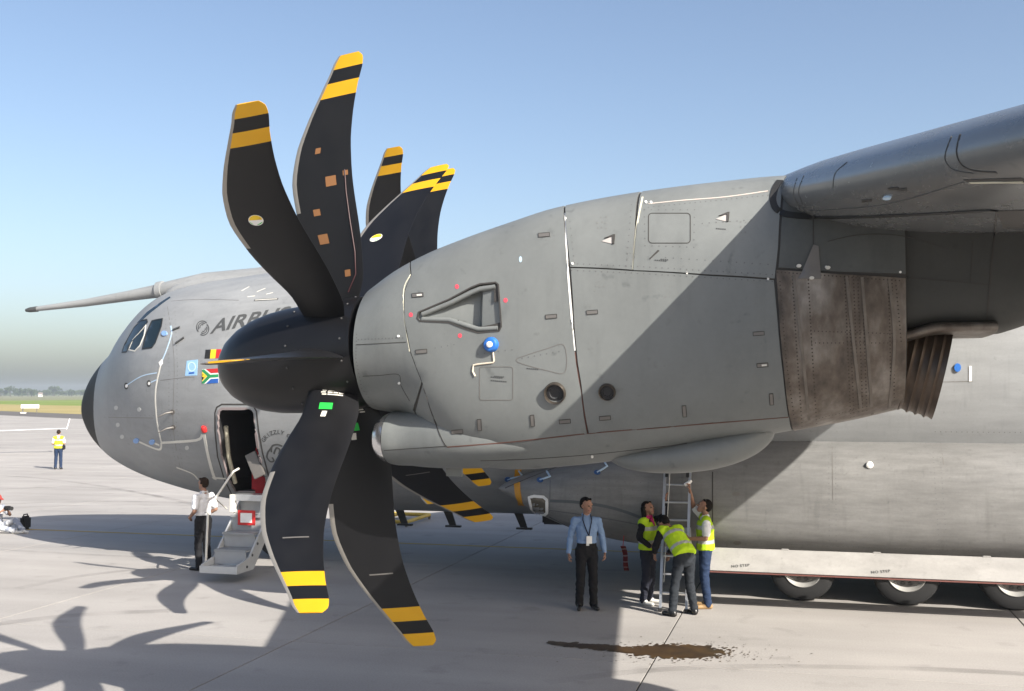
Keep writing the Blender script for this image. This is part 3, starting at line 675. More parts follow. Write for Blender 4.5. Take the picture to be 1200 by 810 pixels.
# ------------------------------------------------------------------ propeller
def blade_mesh():
    rs = [.40 + .08 * k for k in range(27)] + [2.53, 2.57, 2.60, 2.625, 2.645, 2.66, 2.665]
    le = pchip([.40, .48, .7, 1.0, 1.3, 1.54, 1.85, 2.1, 2.39, 2.53, 2.60, 2.665], [-.20, -.22, -.21, -.28, -.335, -.345, -.265, -.125, .085, .19, .235, .30])
    te = pchip([.40, .48, .7, 1.0, 1.54, 1.85, 2.1, 2.39, 2.58, 2.62, 2.665], [.18, .22, .295, .305, .285, .305, .355, .45, .53, .535, .50])
    tw = pchip([.4, .7, 1.2, 1.9, 2.665], [-14, -10, -5, -2, -3]); th = pchip([.4, .7, 1.2, 2, 2.665], [.075, .05, .034, .020, .008])
    n = 13; V = []; UV = []
    for r in rs:
        l, t = le(r), te(r); c = math.cos(R(tw(r))); s_ = math.sin(R(tw(r))); m_ = .05
        ring = []
        for k in range(n):
            q = .5 * (1 - math.cos(math.pi * k / (n - 1))); y = th(r) * 2.6 * math.sqrt(max(q, 0)) * (1 - q) ** .8 * .62 + .0015; ring.append((q, y))
        pts = [(q, y) for q, y in ring] + [(q, -y * .8) for q, y in ring[::-1]]
        for q, y in pts:
            x = l + (t - l) * q; V.append((m_ + (x - m_) * c - y * s_, (x - m_) * s_ + y * c, r)); UV.append((q, r / 2.665))
    m = 2 * n; Fc = []
    for i in range(len(rs) - 1):
        for k in range(m): Fc.append((i * m + k, i * m + (k + 1) % m, (i + 1) * m + (k + 1) % m, (i + 1) * m + k))
    Fc.append(tuple((len(rs) - 1) * m + k for k in range(m)))
    me = bpy.data.meshes.new('blade'); me.from_pydata(V, [], Fc)
    bm = bmesh.new(); bm.from_mesh(me); uvl = bm.loops.layers.uv.new('UVMap')
    for f in bm.faces:
        for l in f.loops: l[uvl].uv = UV[l.vert.index]
    bmesh.ops.recalc_face_normals(bm, faces=bm.faces); bm.to_mesh(me); bm.free()
    me.materials.append(M_blade); me.shade_smooth(); me.set_sharp_from_angle(angle=R(50))
    def pt(r, q, side):
        l, t = le(r), te(r); a = R(tw(r)); y = (th(r) * 2.6 * math.sqrt(q) * (1 - q) ** .8 * .62 + .0015); y = y if side > 0 else -y * .8
        y += .003 * side; x = l + (t - l) * q
        return Vector((.05 + (x - .05) * math.cos(a) - y * math.sin(a), (x - .05) * math.sin(a) + y * math.cos(a), r))
    return me, pt
BL, bpt = blade_mesh()
def patch(name, poly, side, mat, parent):
    """flat print on a blade: poly in (r, chord fraction)"""
    V, T = fill2d(poly, [], .04); f = [t for t in T]
    o = mesh(name, [bpt(v.x, v.y, side) for v in V], f, mat, parent, True)
    return o
def propeller(loc, th0, decals):
    prof = [(-1.28, 0), (-1.272, .065), (-1.25, .132), (-1.2, .215), (-1.12, .295), (-1.0, .37), (-.85, .428), (-.68, .465), (-.5, .483), (-.3, .49), (-.05, .497), (.1, .497), (.285, .497), (.29, .44), (.29, 0)]
    hub = lathe('propeller', prof, (0, 0, 0), (1, 0, 0), M_black, None, 64)
    hub.location = loc; hub.rotation_euler = (0, R(-6.2), R(-3.5)); hub.parent = plane; hub.location = Vector(loc) - Vector(plane.location)
    for k in range(8):
        th = th0 + 45 * k
        b_ = link('blade', BL, None, hub); b_.rotation_euler = (R(90 - th), 0, 0)
        cuff = None
        if decals: decals(b_, k)
    for k in range(16):    # fasteners round the hub
        for d in (-.33, .2):
            a = 2 * PI * (k + .5) / 16
            o = link('fastener', FAST, None, hub); o.location = (d, .499 * math.cos(a), .499 * math.sin(a)); o.rotation_euler = (a - PI / 2, 0, 0)
    return hub
fb = bmesh.new(); bmesh.ops.create_cone(fb, segments=8, radius1=.011, radius2=.008, depth=.008, cap_ends=True)
FAST = bpy.data.meshes.new('fastener'); fb.to_mesh(FAST); fb.free(); FAST.materials.append(plain('fastener_grey', (.10, .10, .10), .4, .5))
def circ_rq(r, q, a, n=18, a0=0, a1=2 * PI):
    l = .5
    return [(r + a * math.cos(a0 + (a1 - a0) * k / n), q + a / l * math.sin(a0 + (a1 - a0) * k / n)) for k in range(n)]
def sq(r, q, dr, dq): return [(r - dr, q - dq), (r + dr, q - dq), (r + dr, q + dq), (r - dr, q + dq)]
def near_decals(b_, k):
    if k in (1, 3):       # upper blades: round sticker, half yellow, half green and white
        patch('sticker', circ_rq(1.62, .42, .055), -1, M_white, b_)
        for n_, (m_, a0, a1) in enumerate(((M_gold, -PI / 2 + .15, PI / 2 + .25), (M_green, PI / 2 + .5, PI + .25), (M_green, PI + .6, 1.5 * PI))):
            V = circ_rq(1.622, .42, .049, 18, a0, a1); 
            o = patch('sticker_print', V, -1, m_, b_); o.location = (0, -.0015, 0)
    if k == 2:
        for r, q, s in ((1.86, .42, .025), (1.57, .66, .045), (1.31, .36, .03), (1.06, .37, .045), (.72, .70, .03), (1.62, .90, .022)):
            patch('tape_patch', sq(r, q, s, s * 1.9), -1, M_orange, b_)
        wl = [bpt(r, q, -1) for r, q in ((.55, .74), (.7, .86), (.9, .88), (1.2, .87), (1.45, .88), (1.65, .89))]
        tube('red_cable', wl, .006, plain('red_cable', (.035, .006, .008), .5), b_, 6)
    if k in (5, 6, 7):
        patch('grey_stripe', sq(2.0 if k != 5 else 1.75, .55, .006, .22), 1, M_latch, b_)
        patch('green_label', sq(.66, .42, .035, .12), 1, M_green, b_); patch('white_label', sq(.60 if k == 5 else .745, .42, .03, .045), 1, M_tape, b_)
        for i in range(3):
            for j in range(4): patch('label_text', sq(.49 + .022 * i, .35 + .11 * j + random.random() * .03, .006, .04 + random.random() * .012), 1, M_tape, b_)
prop = propeller((NX, NY, 3.795), -3.6, near_decals)
IN_OFF = Vector((-1.62, 6.1, .54))
prop2 = propeller(Vector((NX, NY, 3.84)) + IN_OFF + Vector((.08, 0, 0)), 65.5 - 90, None)
# second nacelle shares the meshes of the first
n2 = nac.copy(); C.objects.link(n2); n2.matrix_parent_inverse = nac.matrix_parent_inverse.copy(); n2.location = IN_OFF
for o in list(nac.children):
    c = o.copy(); C.objects.link(c); c.parent = n2; c.matrix_parent_inverse = o.matrix_parent_inverse.copy()

# ------------------------------------------------------------------ nacelle details
def off_px(cx, cy, w_, h_, ang=0):
    c, s = math.cos(ang), math.sin(ang)
    return [(cx + x * c - y * s, cy + x * s + y * c) for x, y in ((-w_, -h_), (w_, -h_), (w_, h_), (-w_, h_))]
ribbon('seam_sealant', [(662.5, 250), (663.5, 270), (664.5, 302), (668.5, 355), (673.5, 411)], S_n2, .015, M_white, nac, .003)
ribbon('seam_sealant', [(674, 413), (681, 459), (688.5, 508)], S_n2, .010, M_rust, nac, .003)
ribbon('seam_sealant', [(753, 231), (746, 268), (742, 316)], S_n2, .014, M_cream, nac, .003)
ribbon('seam_sealant', [(760, 239), (800, 235), (850, 231), (900, 224)], S_n2, .010, plain('pinkish_sealant', (.52, .45, .40), .6), nac, .003)
ribbon('seam_sealant', [(480, 412), (474, 375), (473, 340), (481, 322)], S_n2, .008, M_cream, nac, .003)
ribbon('seam_sealant', [(524, 524), (600, 518), (690, 508), (800, 499), (924, 489)], S_n2, .009, M_rust, nac, .002)
ribbon('panel_joint', [(418, 404), (440, 403), (476, 401)], S_n2, .006, M_seal, nac, .002)
ribbon('panel_joint', [(425, 441), (445, 440), (467, 439), (470, 452), (480, 470)], S_n2, .005, M_seal, nac, .002)
ribbon('seam_sealant', [(481, 413), (495, 450), (507, 487), (518, 515), (524, 524)], S_n2, .008, M_seal, nac, .003, 4)
ribbon('panel_joint', [(450, 528), (523, 523)], S_n2, .006, M_seal, nac, .002)
ribbon('panel_joint', [(563, 540), (620, 538), (700, 532), (805, 520)], S_n2, .007, M_seal, nac, .002)
ribbon('access_panel_outline', rrect(760, 250, 809, 285, 4), S_n2, .007, M_seal, nac, .002, 5, True)
ribbon('access_panel_outline', [(606, 420), (608, 425), (640, 434), (662, 436), (661, 405), (640, 409), (606, 420)], S_n2, .005, M_latch, nac, .002, 5)
ribbon('access_panel_outline', rrect(562, 430, 601, 469, 3), S_n2, .005, M_latch, nac, .002, 5, True)
for cx, cy, v in ((489.5, 346, 0), (494, 412, 0), (637.6, 275.5, 0), (646, 371, 0), (694, 366, 0), (536, 506, 0), (562, 498, 1), (624, 493, 1), (662, 494, 0), (709, 490, 0), (889, 391, 0), (893.5, 428, 0), (904, 468, 1), (802, 482, 1)):
    a, b_ = (6.5, 2.2) if not v else (2.2, 6.5)
    o = decal('latch', off_px(cx, cy, a, b_, -.08), S_n2, M_latch, nac, .004, .006, 5)
    ribbon('latch_frame', off_px(cx, cy, a, b_, -.08), S_n2, .006, M_seal, nac, .005, 4, True)
    if (cx + cy) % 2 > 1.2: decal('latch_catch', off_px(cx + (2 if not v else 0), cy + (2 if v else 0), a * .45, b_ * .45, -.08), S_n2, M_tape, nac, .006, .003, 5)
for x, y in ((714, 278), (848, 252)):       # little air scoops
    decal('scoop_ramp', [(x - 9, y + 5), (x + 4, y - 1), (x + 4, y + 8)], S_n2, plain('pale_scoop', (.40, .37, .35), .5), nac, .004, .006, 5)
    decal('scoop_mouth', [(x - 6, y + 1.5), (x + 5, y - 3), (x + 7, y - 3), (x + 6, y + 8), (x + 3.5, y + 8), (x + 3.5, y)], S_n2, M_seal, nac, .009, .01, 5)
decal('drain_mark', [(761, 303), (771, 293), (773, 294), (762, 304)], S_n2, M_seal, nac, .004)
for x, y, n in ((768, 305, 6), (840, 268, 5), (576, 442, 6), (576, 446, 8), (618, 432, 6), (580, 441, 5), (775, 304, 4)):
    for k in range(n): decal('stencil', off_px(x + k * 2.4, y + .2 * k, .9, .7), S_n2, M_stencil, nac, .002, .003, 6)
for gx, gy in ((698, 330), (780, 336), (886, 343), (690, 402), (735, 290), (640, 270), (700, 255), (868, 260)):
    for i in range(3):
        for j in range(3):
            if random.random() < .8: decal('smudge', circ(gx + i * 5 + random.uniform(-1, 1), gy + j * 6 + random.uniform(-1, 1), random.uniform(.7, 1.4), None, 6), S_n2, plain('smudge_grey', (.15, .155, .15), .6), nac, .0015, .003, 6)
for x, y in ((535.5, 336), (481.5, 369), (592.5, 352), (539, 393.5)): decal('red_mark', circ(x, y, 2.4, 2.8, 10), S_n2, M_pink, nac, .002, .003, 6)
decal('pale_mark', circ(610, 304, 1.8, 3.6, 8), S_n2, M_btape, nac, .002, .003, 6)
for x, y in ((467, 394), (468, 449), (671, 309), (757, 237), (763, 237.5), (805, 320), (900, 327), (968, 313), (1055, 319), (694, 535)): decal('white_cap', circ(x, y, 1.5, None, 8), S_n2, M_white, nac, .006, .008, 6)
# rows of fasteners, too small to pick apart: one part
bm = bmesh.new()
def rivets(pts, pitch, r=.0055):
    q = dens(pts, pitch, False)
    for p in q:
        h = S_n2.px(*p)
        if not h: continue
        n = h[1]; u = n.orthogonal().normalized(); v = n.cross(u); c = h[0] + n * .0015
        bm.faces.new([bm.verts.new(c + (u * math.cos(a) + v * math.sin(a)) * r) for a in [PI * k / 3 for k in range(6)]])
for off in (4, -4):
    rivets([(744 - off, 240), (738 - off, 312)], 7); rivets([(670, 313 - off), (740, 316 - off), (905, 326 - off)], 7)
rivets([(760, 243), (900, 229)], 6); rivets([(668, 260), (673, 308)], 8)
rivets([(755, 246), (814, 246), (813, 290), (756, 288), (755, 246)], 8); rivets([(420, 398), (472, 396)], 4); rivets([(418, 392), (417, 420), (424, 455), (440, 476)], 4)
rivets([(780, 302), (900, 310)], 9); rivets([(823, 262), (880, 258)], 8); rivets([(560, 415), (600, 410)], 8); rivets([(612, 420), (655, 412)], 7); rivets([(510, 408), (532, 404)], 6)
o = bmobj('fastener_rows', bm, plain('fastener_dark', (.10, .10, .098), .5), nac); o['kind'] = 'stuff'
bm = bmesh.new()
for x in (933, 951, 993, 997, 1003, 1008, 1013, 1043, 1047): rivets([(x - 5 + (x - 900) * .02, 324), (x, 400), (x + 7 - (x - 930) * .05, 500 - (x - 930) * .18)], 4.2, .0065)
rivets([(911, 319), (1054, 329)], 4.5, .006); rivets([(914, 330), (921, 420), (932, 500)], 4.5, .006); rivets([(950, 388), (1045, 391)], 4.5, .005); rivets([(951, 402), (1045, 402)], 4.5, .005)
rivets([(960, 490), (1003, 480)], 4, .005); rivets([(1050, 335), (1056, 400)], 4.5, .006)
o = bmobj('fastener_rows', bm, plain('burnt_fastener', (.05, .038, .03), .5, .3), nac); o['kind'] = 'stuff'
for pts in ([(930, 322), (941, 420), (949, 503)], [(992, 324), (1000, 400), (1010, 490)], [(1010, 325), (1016, 400), (1022, 485)], [(1042, 327), (1048, 400), (1042, 478)]):
    ribbon('doubler_strip', pts, S_n2, .022, M_heat2, nac, .007, 8)
decal('support_bracket', [(953, 287), (959, 289), (962, 327), (935, 327), (940, 318)], S_n2, M_latch, nac, .014, .02, 6)
for x, y in ((936, 312), (970, 314), (951, 326)): decal('bracket_bolt', circ(x, y, 3, 2, 8), S_n2, M_tape, nac, .02, .02, 6)
ribbon('panel_joint', [(953, 257), (953, 287)], S_n2, .008, M_seal, nac, .003); ribbon('panel_joint', [(1058, 325), (1150, 333), (1163, 335)], S_n2, .008, M_seal, nac, .003)
ribbon('panel_joint', [(1168, 248), (1163, 300), (1155, 390)], S_n2, .012, M_seal, nac, .003); ribbon('panel_joint', [(1140, 283), (1137, 332)], S_n2, .006, M_seal, nac, .003)
ribbon('panel_joint', [(970, 283), (1010, 275), (1060, 277), (1110, 292)], S_n2, .005, M_seal, nac, .003)
ribbon('wing_root_seal', [(914, 212), (908, 222), (906, 236), (912, 247), (930, 252.5), (980, 254.5), (1050, 252), (1110, 249), (1165, 246)], S_n2, .05, M_grit, nac, .008, 5)
decal('dark_recess', [(1168, 247), (1200, 246), (1200, 267), (1176, 267)], S_n2, M_seal, nac, .004)
# round vents with metal rims
for x, y, rpx in ((650.5, 461, 13), (711.5, 459.5, 10)):
    h = S_n2.px(x, y); n = (h[1] + Vector((0, 0, -.12))).normalized(); r = rpx / 148
    lathe('round_vent', [(-.03, r * .80), (.012, r * .80), (.03, r * .86), (.034, r * .94), (.024, r), (-.03, r * 1.02)], h[0], n, plain('vent_rim', (.10, .085, .07), .35, .7), nac, 32)
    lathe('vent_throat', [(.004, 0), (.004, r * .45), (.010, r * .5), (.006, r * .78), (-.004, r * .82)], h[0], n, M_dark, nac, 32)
# blue cover with its pale cord
h = S_n2.px(576, 404)
cv = lathe('blue_sensor_cover', [(0, .062), (.03, .06), (.045, .048), (.048, .026), (.05, 0)], h[0], h[1], M_blue, nac, 24)
lathe('white_cap', [(.045, .026), (.06, .024), (.064, .016), (.065, 0)], h[0], h[1], M_white, nac, 16)
wire('pale_cord', [(578, 413), (579, 423), (578, 425), (560, 427), (555, 428), (554, 435), (557, 441)], S_n2, .007, plain('cord', (.6, .52, .42), .7), nac, 3)
# wing seams and marks
S_w = Surf(lw)
ribbon('slat_joint', [(1125, 158), (1121, 178), (1127, 193), (1142, 200), (1168, 202)], S_w, .010, M_seal, lw, .003, 4)
ribbon('slat_joint', [(1115, 160), (1109, 176), (1108, 188), (1118, 199), (1140, 203)], S_w, .006, M_stencil, lw, .003, 4)
ribbon('slat_joint', [(993, 190), (979, 203), (976, 220)], S_w, .006, M_stencil, lw, .003, 4); ribbon('slat_joint', [(934, 209), (930, 226), (936, 240), (944, 244)], S_w, .005, M_stencil, lw, .003, 4)
ribbon('slat_joint', [(942, 206), (936, 224), (941, 240)], S_w, .005, M_stencil, lw, .003, 4)
ribbon('slat_trailing_gap', [(1132, 212), (1165, 211), (1200, 210)], S_w, .03, M_seal, lw, .003, 5); ribbon('slat_edge_strip', [(1137, 213.5), (1165, 213), (1200, 213)], S_w, .014, M_cream, lw, .006, 5)
ribbon('panel_joint', [(950, 247), (1040, 239), (1130, 213)], S_w, .006, M_stencil, lw, .003, 5)
for x, y in ((1047, 221), (1057, 222), (1016, 235)): decal('drain_slot', off_px(x, y, 6, 1.4, -.12), S_w, M_seal, lw, .004, .004, 5)
decal('clear_marker', circ(1040, 231, 5, 1.8, 10), S_w, M_btape, lw, .012, .014, 5)

# ------------------------------------------------------------------ fuselage details
A_ = plane
for poly in ([(143, 413), (146, 404), (157, 384), (165, 376), (172, 374.5), (173, 378), (163, 390), (152, 404), (148.5, 412.5)], [(151, 410), (156, 398), (168, 385), (171, 381), (169, 393), (164, 405), (158, 411.5)], [(167, 409), (171, 392), (178, 376), (190.5, 373.5), (189, 383), (182, 402), (178, 407.5)]):
    decal('cockpit_window', poly, S_f, M_glass, A_, .004, .02, 5)
    ribbon('window_frame', poly, S_f, .026, M_tape if poly[0][0] == 151 else M_grit, A_, .008, 3, True)
decal('windshield', [(160, 379), (172, 366), (190, 353), (199, 347.5), (200, 349), (190, 356), (176, 367), (166, 376)], S_f, M_glass, A_, .004, .01, 4)
# refuelling probe
pr = [onY(x, y, -.25) for x, y in ((32, 363.5), (37, 363), (44, 362), (100, 355), (150, 347), (180, 342), (200, 339), (240, 331), (300, 325), (345, 318), (400, 316))]
tube('refuelling_probe', pr, [.028, .045, .055, .085, .115, .145, .185, .21, .20, .19, .12], M_fus, A_, 20)
tube('probe_tip', [onY(30.5, 363.8, -.25), onY(35, 363.2, -.25), onY(44, 362.2, -.25)], [.035, .058, .066], M_stencil, A_, 16)
tube('probe_collar', [onY(186, 340.9, -.25), onY(192, 340, -.25)], [.20, .20], M_fus, A_, 20)
pb = loft('probe_fairing', [2.1 + .12 * k for k in range(30)], lambda x, th: Vector((x, -.25 - (.30 - .0 * x) * math.sin(th) * min(1, (x - 2.0) * 2.5), ftop(x) - .12 + (.26 * min(1, (x - 2.05) * 2.0)) * math.cos(th))), 32, M_fus, A_)
lathe('probe_port', [(0, .05), (.02, .05), (.02, 0)], onY(283, 325, -.46), (0, -1, 0), M_seal, A_, 16)
# tape runs, sensors
for pts, m_, wd in (([(200, 382), (201, 391), (196, 408), (189, 425)], M_btape, .03), ([(189, 425), (184, 447), (182, 465), (184, 495), (189, 518)], M_tape, .035), ([(148, 452), (166, 441), (184, 437)], M_btape, .022), ([(175, 449), (184, 445)], M_btape, .022),
                    ([(189, 519), (230, 516), (237, 509)], M_tape, .05), ([(189, 519), (186, 527), (161, 517)], M_tape, .045), ([(187, 522), (178, 518)], M_tape, .045), ([(239, 509), (243, 530), (248, 550), (252, 562)], M_tape, .07), ([(249, 560), (265, 561)], M_tape, .05), ([(207, 548), (225, 555), (232, 562)], M_tape, .04)):
    ribbon('protective_tape', pts, S_f, wd, m_, A_, .004, 5)
decal('tape_patch', [(186, 425), (190, 421), (191, 426), (188, 430)], S_f, M_white, A_, .007)
for x, y, r in ((148, 452.5, 4), (174.5, 449.5, 4)):
    decal('static_port', circ(x, y, r * .6, r, 12), S_f, M_seal, A_, .004); decal('static_port_plug', circ(x + .4, y, r * .35, r * .5, 10), S_f, M_white, A_, .007)
for x, y in ((193, 391), (160, 516.5), (178.5, 518)): decal('sensor_cover', circ(x, y, 3.2, 3, 12), S_f, plain('pale_blue_cover', (.20, .34, .62), .5), A_, .02, .02)
for x, y in ((202, 483), (203, 501)):
    decal('probe_base', circ(x, y, 3, 3.2, 10), S_f, M_latch, A_, .006); h = S_f.px(x, y)
    tube('sensor_probe', [h[0], h[0] + Vector((-.05, -.16, -.02)), h[0] + Vector((-.22, -.18, -.10))], [.025, .018, .008], M_latch, A_)
for a, b_, c in (((203, 387), (211, 384), (209, 386)), ((206, 403), (216, 396), (213, 399))):
    h1_, h2_ = S_f.px(*a), S_f.px(*b_); ribbon('air_data_vane', [a, b_], S_f, .03, M_stencil, A_, .03, 4)
lathe('red_beacon', [(0, .06), (.08, .055), (.12, .03), (.13, 0)], S_f.px(240, 505)[0], (0, -.7, .7), M_red, A_, 16)
for pts in ([(122, 489), (180, 490)], [(188, 446), (212, 443), (228, 442)], [(200, 353), (235, 351), (280, 352)], [(195, 351), (204, 420), (203, 500), (212, 552)]): ribbon('panel_joint', pts, S_f, .010, M_latch, A_, .002, 6)
for x, y in ((136, 478), (163, 480), (138, 498), (219, 525), (143, 512)): decal('pale_spot', circ(x, y, 2.3, 2.6, 8), S_f, plain('pale_grey_spot', (.45, .45, .43), .6), A_, .003)
ribbon('escape_slot', [(298, 352), (326, 350.5)], S_f, .05, M_stencil, A_, .004); ribbon('escape_slot_edge', [(299, 352), (325, 350.6)], S_f, .018, M_tape, A_, .008)
for pts in ([(283, 341), (292, 336)], [(301, 342), (311, 338)], [(290, 348), (299, 347)], [(312, 345), (320, 343)]): ribbon('pale_dash', pts, S_f, .02, M_tape, A_, .004)
# lettering, emblem, flags
for k in range(6):
    a0 = .5; rr = 7.6 - k * .05
for k, (rad, a0, a1) in enumerate(((7.2, 2.3, 5.6), (5.0, 2.6, 5.4), (2.9, 2.8, 5.2), (7.2, -.85, 2.3 - .25), (5.0, -.5, 2.1), (2.9, -.3, 1.9))):
    dx, dy = (-.4, -1) if k < 3 else (.6, 1.2)
    ribbon('round_emblem', [(237.5 + dx + rad * .92 * math.cos(a), 384.5 + dy + rad * math.sin(a)) for a in [a0 + (a1 - a0) * i / 10 for i in range(11)]], S_f, .022, M_stencil, A_, .004, 3)
text_px('fuselage_lettering', 'AIRBUS', 247, 391, .43, S_f, M_stencil, A_, .25, .010, R(0), 'LEFT', 1.02, 1.16)
text_px('fuselage_lettering', 'MILITARY', 372, 390, .36, S_f, M_stencil, A_, .28, .008, R(1))
q = lambda u, v: (241 + 17.5 * u - 1.2 * v, 410 + 10.5 * v - .6 * u)
for u0, u1, m_ in ((0, .36, M_stencil), (.36, .72, M_gold), (.72, 1.05, M_red)):
    decal('belgian_flag', [q(u0, 0), q(u1, 0), q(u1, 1), q(u0, 1)], S_f, m_ if m_ is not M_stencil else M_grit, A_, .004, .006, 5)
q = lambda u, v: (237 + 19 * u, 433 - 1.2 * u + 17 * v)
decal('south_african_flag', [q(0, 0), q(1, 0), q(1, 1), q(0, 1)], S_f, M_white, A_, .004, .006, 5)
for poly, m_ in (([(.24, .0), (1, 0), (1, .30), (.55, .30)], M_red), ([(.24, 1), (1, 1), (1, .70), (.55, .70)], M_fblue), ([(.0, .02), (.14, .02), (.50, .40), (1, .40), (1, .60), (.50, .60), (.14, .98), (0, .98), (0, .86), (.34, .5), (0, .14)], M_fgreen), ([(0, .16), (.31, .5), (0, .84)], M_gold), ([(0, .24), (.24, .5), (0, .76)], M_grit)):
    decal('flag_field', [q(*p) for p in poly], S_f, m_, A_, .007, .004, 4)
decal('blue_emblem', [(219, 423), (232, 421.5), (231, 440), (217, 440.5)], S_f, M_lblue, A_, .004)
ribbon('emblem_ring', circ(224.8, 430, 4.2, 5.2, 14), S_f, .02, plain('emblem_pale', (.5, .68, .85), .5), A_, .007, 3, True); decal('emblem_word', [(221.5, 436.5), (228, 436), (228, 438), (221.5, 438.5)], S_f, M_fblue, A_, .007)
# arched motto and bear drawing by the door
txt = 'GRIZZLY OPS'
for k, chh in enumerate(txt):
    if chh == ' ': continue
    a = R(205 + k * 13.5); text_px('motto_letter', chh, 326 + 16.5 * math.cos(a), 523 + 14.5 * math.sin(a), .115, S_f, M_stencil, A_, 0, .002, -(a - 1.5 * PI), 'CENTER')
for pts in ([(314, 530), (313, 536), (317, 541), (321, 540), (319, 536)], [(314, 530), (317, 526), (319, 523)], [(318, 530), (319, 523), (325, 521), (331, 523)], [(321, 532), (324, 525), (328, 527), (327, 532)], [(330, 530), (331, 526), (336, 523)]): ribbon('bear_drawing', pts, S_f, .035, M_stencil, A_, .004, 3)
# door surround, interior
ribbon('door_frame', door_px[:10] + [(276, 576), (268, 562), (260, 535), (256, 505)], S_f, .05, plain('door_frame_grey', (.24, .20, .20), .5), A_, .012, 4, True)
dfx = [(252, 484), (254, 477.5), (260, 474), (290, 474), (297, 476), (300.5, 482), (303, 505), (308, 532), (316, 562), (319, 580), (272, 580), (263, 562), (255, 535), (252, 505)]
ribbon('door_outline', dfx, S_f, .03, M_seal, A_, .004, 5, True)
pn = [S_f.px(*p)[0] for p in ((259, 500), (262, 535), (270, 566))]
tube('door_padding', [p + Vector((.05, .10, 0)) for p in pn], .045, plain('cream_padding', (.5, .47, .36), .8, 0, .3, .3, 20), A_)
box('red_bag', (5.12, -1.75, 1.45), (5.75, -1.35, 2.35), plain('red_fabric', (.28, .015, .02), .8, 0, .3, .4, 8), A_, .08)
mtx = Matrix.Translation((5.5, -2.25, 2.05)) @ Matrix.Rotation(R(-25), 4, 'Y'); box('grey_side_panel', (-.12, -.03, -.25), (.12, .03, .25), M_latch, A_, .01, mtx)
# airstair
stair = empty('airstair', (0, 0, 0), 0, A_)
def stair_box(n_, lo, hi, m_, bv=.006): return box(n_, lo, hi, m_, stair, bv)
x0, x1 = 5.14, 5.88; steps = [(-3.55, .28), (-3.20, .55), (-2.91, .83), (-2.60, 1.12)]
for k, (y, z) in enumerate(steps):
    stair_box('step', (x0 + .04, y - .02, z - .04), (x1 - .04, y + (.42 if k == 0 else .34), z), M_alu if k == 0 else plain('tread_grey', (.30, .31, .32), .5, .3))
    stair_box('riser', (x0 + .05, y + .34, z + .005), (x1 - .05, y + .36, z + .26), plain('riser_grey', (.34, .35, .36), .5, .2))
for x in (x0, x1 - .035):
    bm = bmesh.new(); o_ = [(-3.59, .18), (-3.59, .33), (-3.15, .42), (-2.2, 1.36), (-2.1, 1.36), (-2.1, 1.08), (-3.0, .18)]
    a = [bm.verts.new((x, p, q_)) for p, q_ in o_]; b_ = [bm.verts.new((x + .035, p, q_)) for p, q_ in o_]; bm.faces.new(a); bm.faces.new(b_[::-1])
    for i in range(len(o_)): bm.faces.new((a[i], b_[i], b_[(i + 1) % len(o_)], a[(i + 1) % len(o_)]))
    bmesh.ops.recalc_face_normals(bm, faces=bm.faces); bmobj('stringer', bm, plain('stair_grey', (.50, .51, .51), .45, .2), stair)
stair_box('front_lip', (x0 - .01, -3.63, .18), (x1 + .01, -3.59, .31), plain('stair_grey', (.50, .51, .51), .45, .2))
stair_box('red_notice_board', (x0 + .22, -2.66, .94), (x0 + .58, -2.64, 1.22), M_red, .004); stair_box('notice_paper', (x0 + .28, -2.668, .99), (x0 + .52, -2.66, 1.17), M_white, .001)
tube('handrail', [(x0 - .03, -3.37, .34), (x0 - .03, -3.31, 1.30), (x0 + .05, -3.0, 1.62), (x0 + .15, -2.72, 1.95), (x0 + .2, -2.6, 2.0)], .022, M_tape, stair)
tube('handrail_stay', [(x0 + .02, -3.1, 1.45), (x0 + .04, -2.75, 1.25)], .012, M_tape, stair)
for k in range(5): 
    y = -3.25 + k * .2; lathe('stringer_bolt', [(0, .028), (.012, .024), (.013, 0)], (x1, y, .26 + (y + 3.25) * .93), (1, 0, 0), M_stencil, stair, 8)
stair_box('sill_box', (x0 - .0, -2.5, 1.38), (x1 + .02, -2.2, 1.50), M_alu); stair_box('sill_frame', (x0 - .02, -2.55, 1.16), (x0 + .06, -2.42, 1.5), M_tape)
# belly antennas, landing light, lines on the sponson
for X in (7.5, 8.55, 10.05):
    bm = bmesh.new(); z0 = fbot(X) + .05
    for sx in (0, 1):
        pass
    P = [(X, -.02, z0), (X + .18, -.02, z0), (X + .30, -.02, .74), (X + .16, -.02, .74)]; vs = [bm.verts.new(p) for p in P] + [bm.verts.new((p[0], .02, p[2])) for p in P]
    bm.faces.new(vs[:4]); bm.faces.new(vs[4:][::-1])
    for i in range(4): bm.faces.new((vs[i], vs[4 + i], vs[4 + (i + 1) % 4], vs[(i + 1) % 4]))
    bm_box(bm, (X + .08, -.05, .70), (X + .40, .05, .735)); bmesh.ops.recalc_face_normals(bm, faces=bm.faces); bmobj('belly_antenna', bm, M_grit, A_)
box('belly_hatch', (10.75, -.4, .86), (11.3, .1, 1.1), M_grit, A_, .03)
for seg in ([(609, 542), (607.5, 550), (606.5, 559)], [(606, 566.5), (606.5, 574), (608, 583), (611, 592)]): ribbon('yellow_lift_mark', seg, S_f, .115, M_yel, A_, .012, 2)
lw_px = [(620, 583), (626, 581.5), (637, 582.5), (641, 586), (641, 601), (638, 603.5), (628, 602), (623, 597)]
decal('landing_light', lw_px, S_f, M_lamp, A_, .006, .01, 5); ribbon('landing_light_frame', lw_px, S_f, .05, M_white, A_, .014, 3, True)
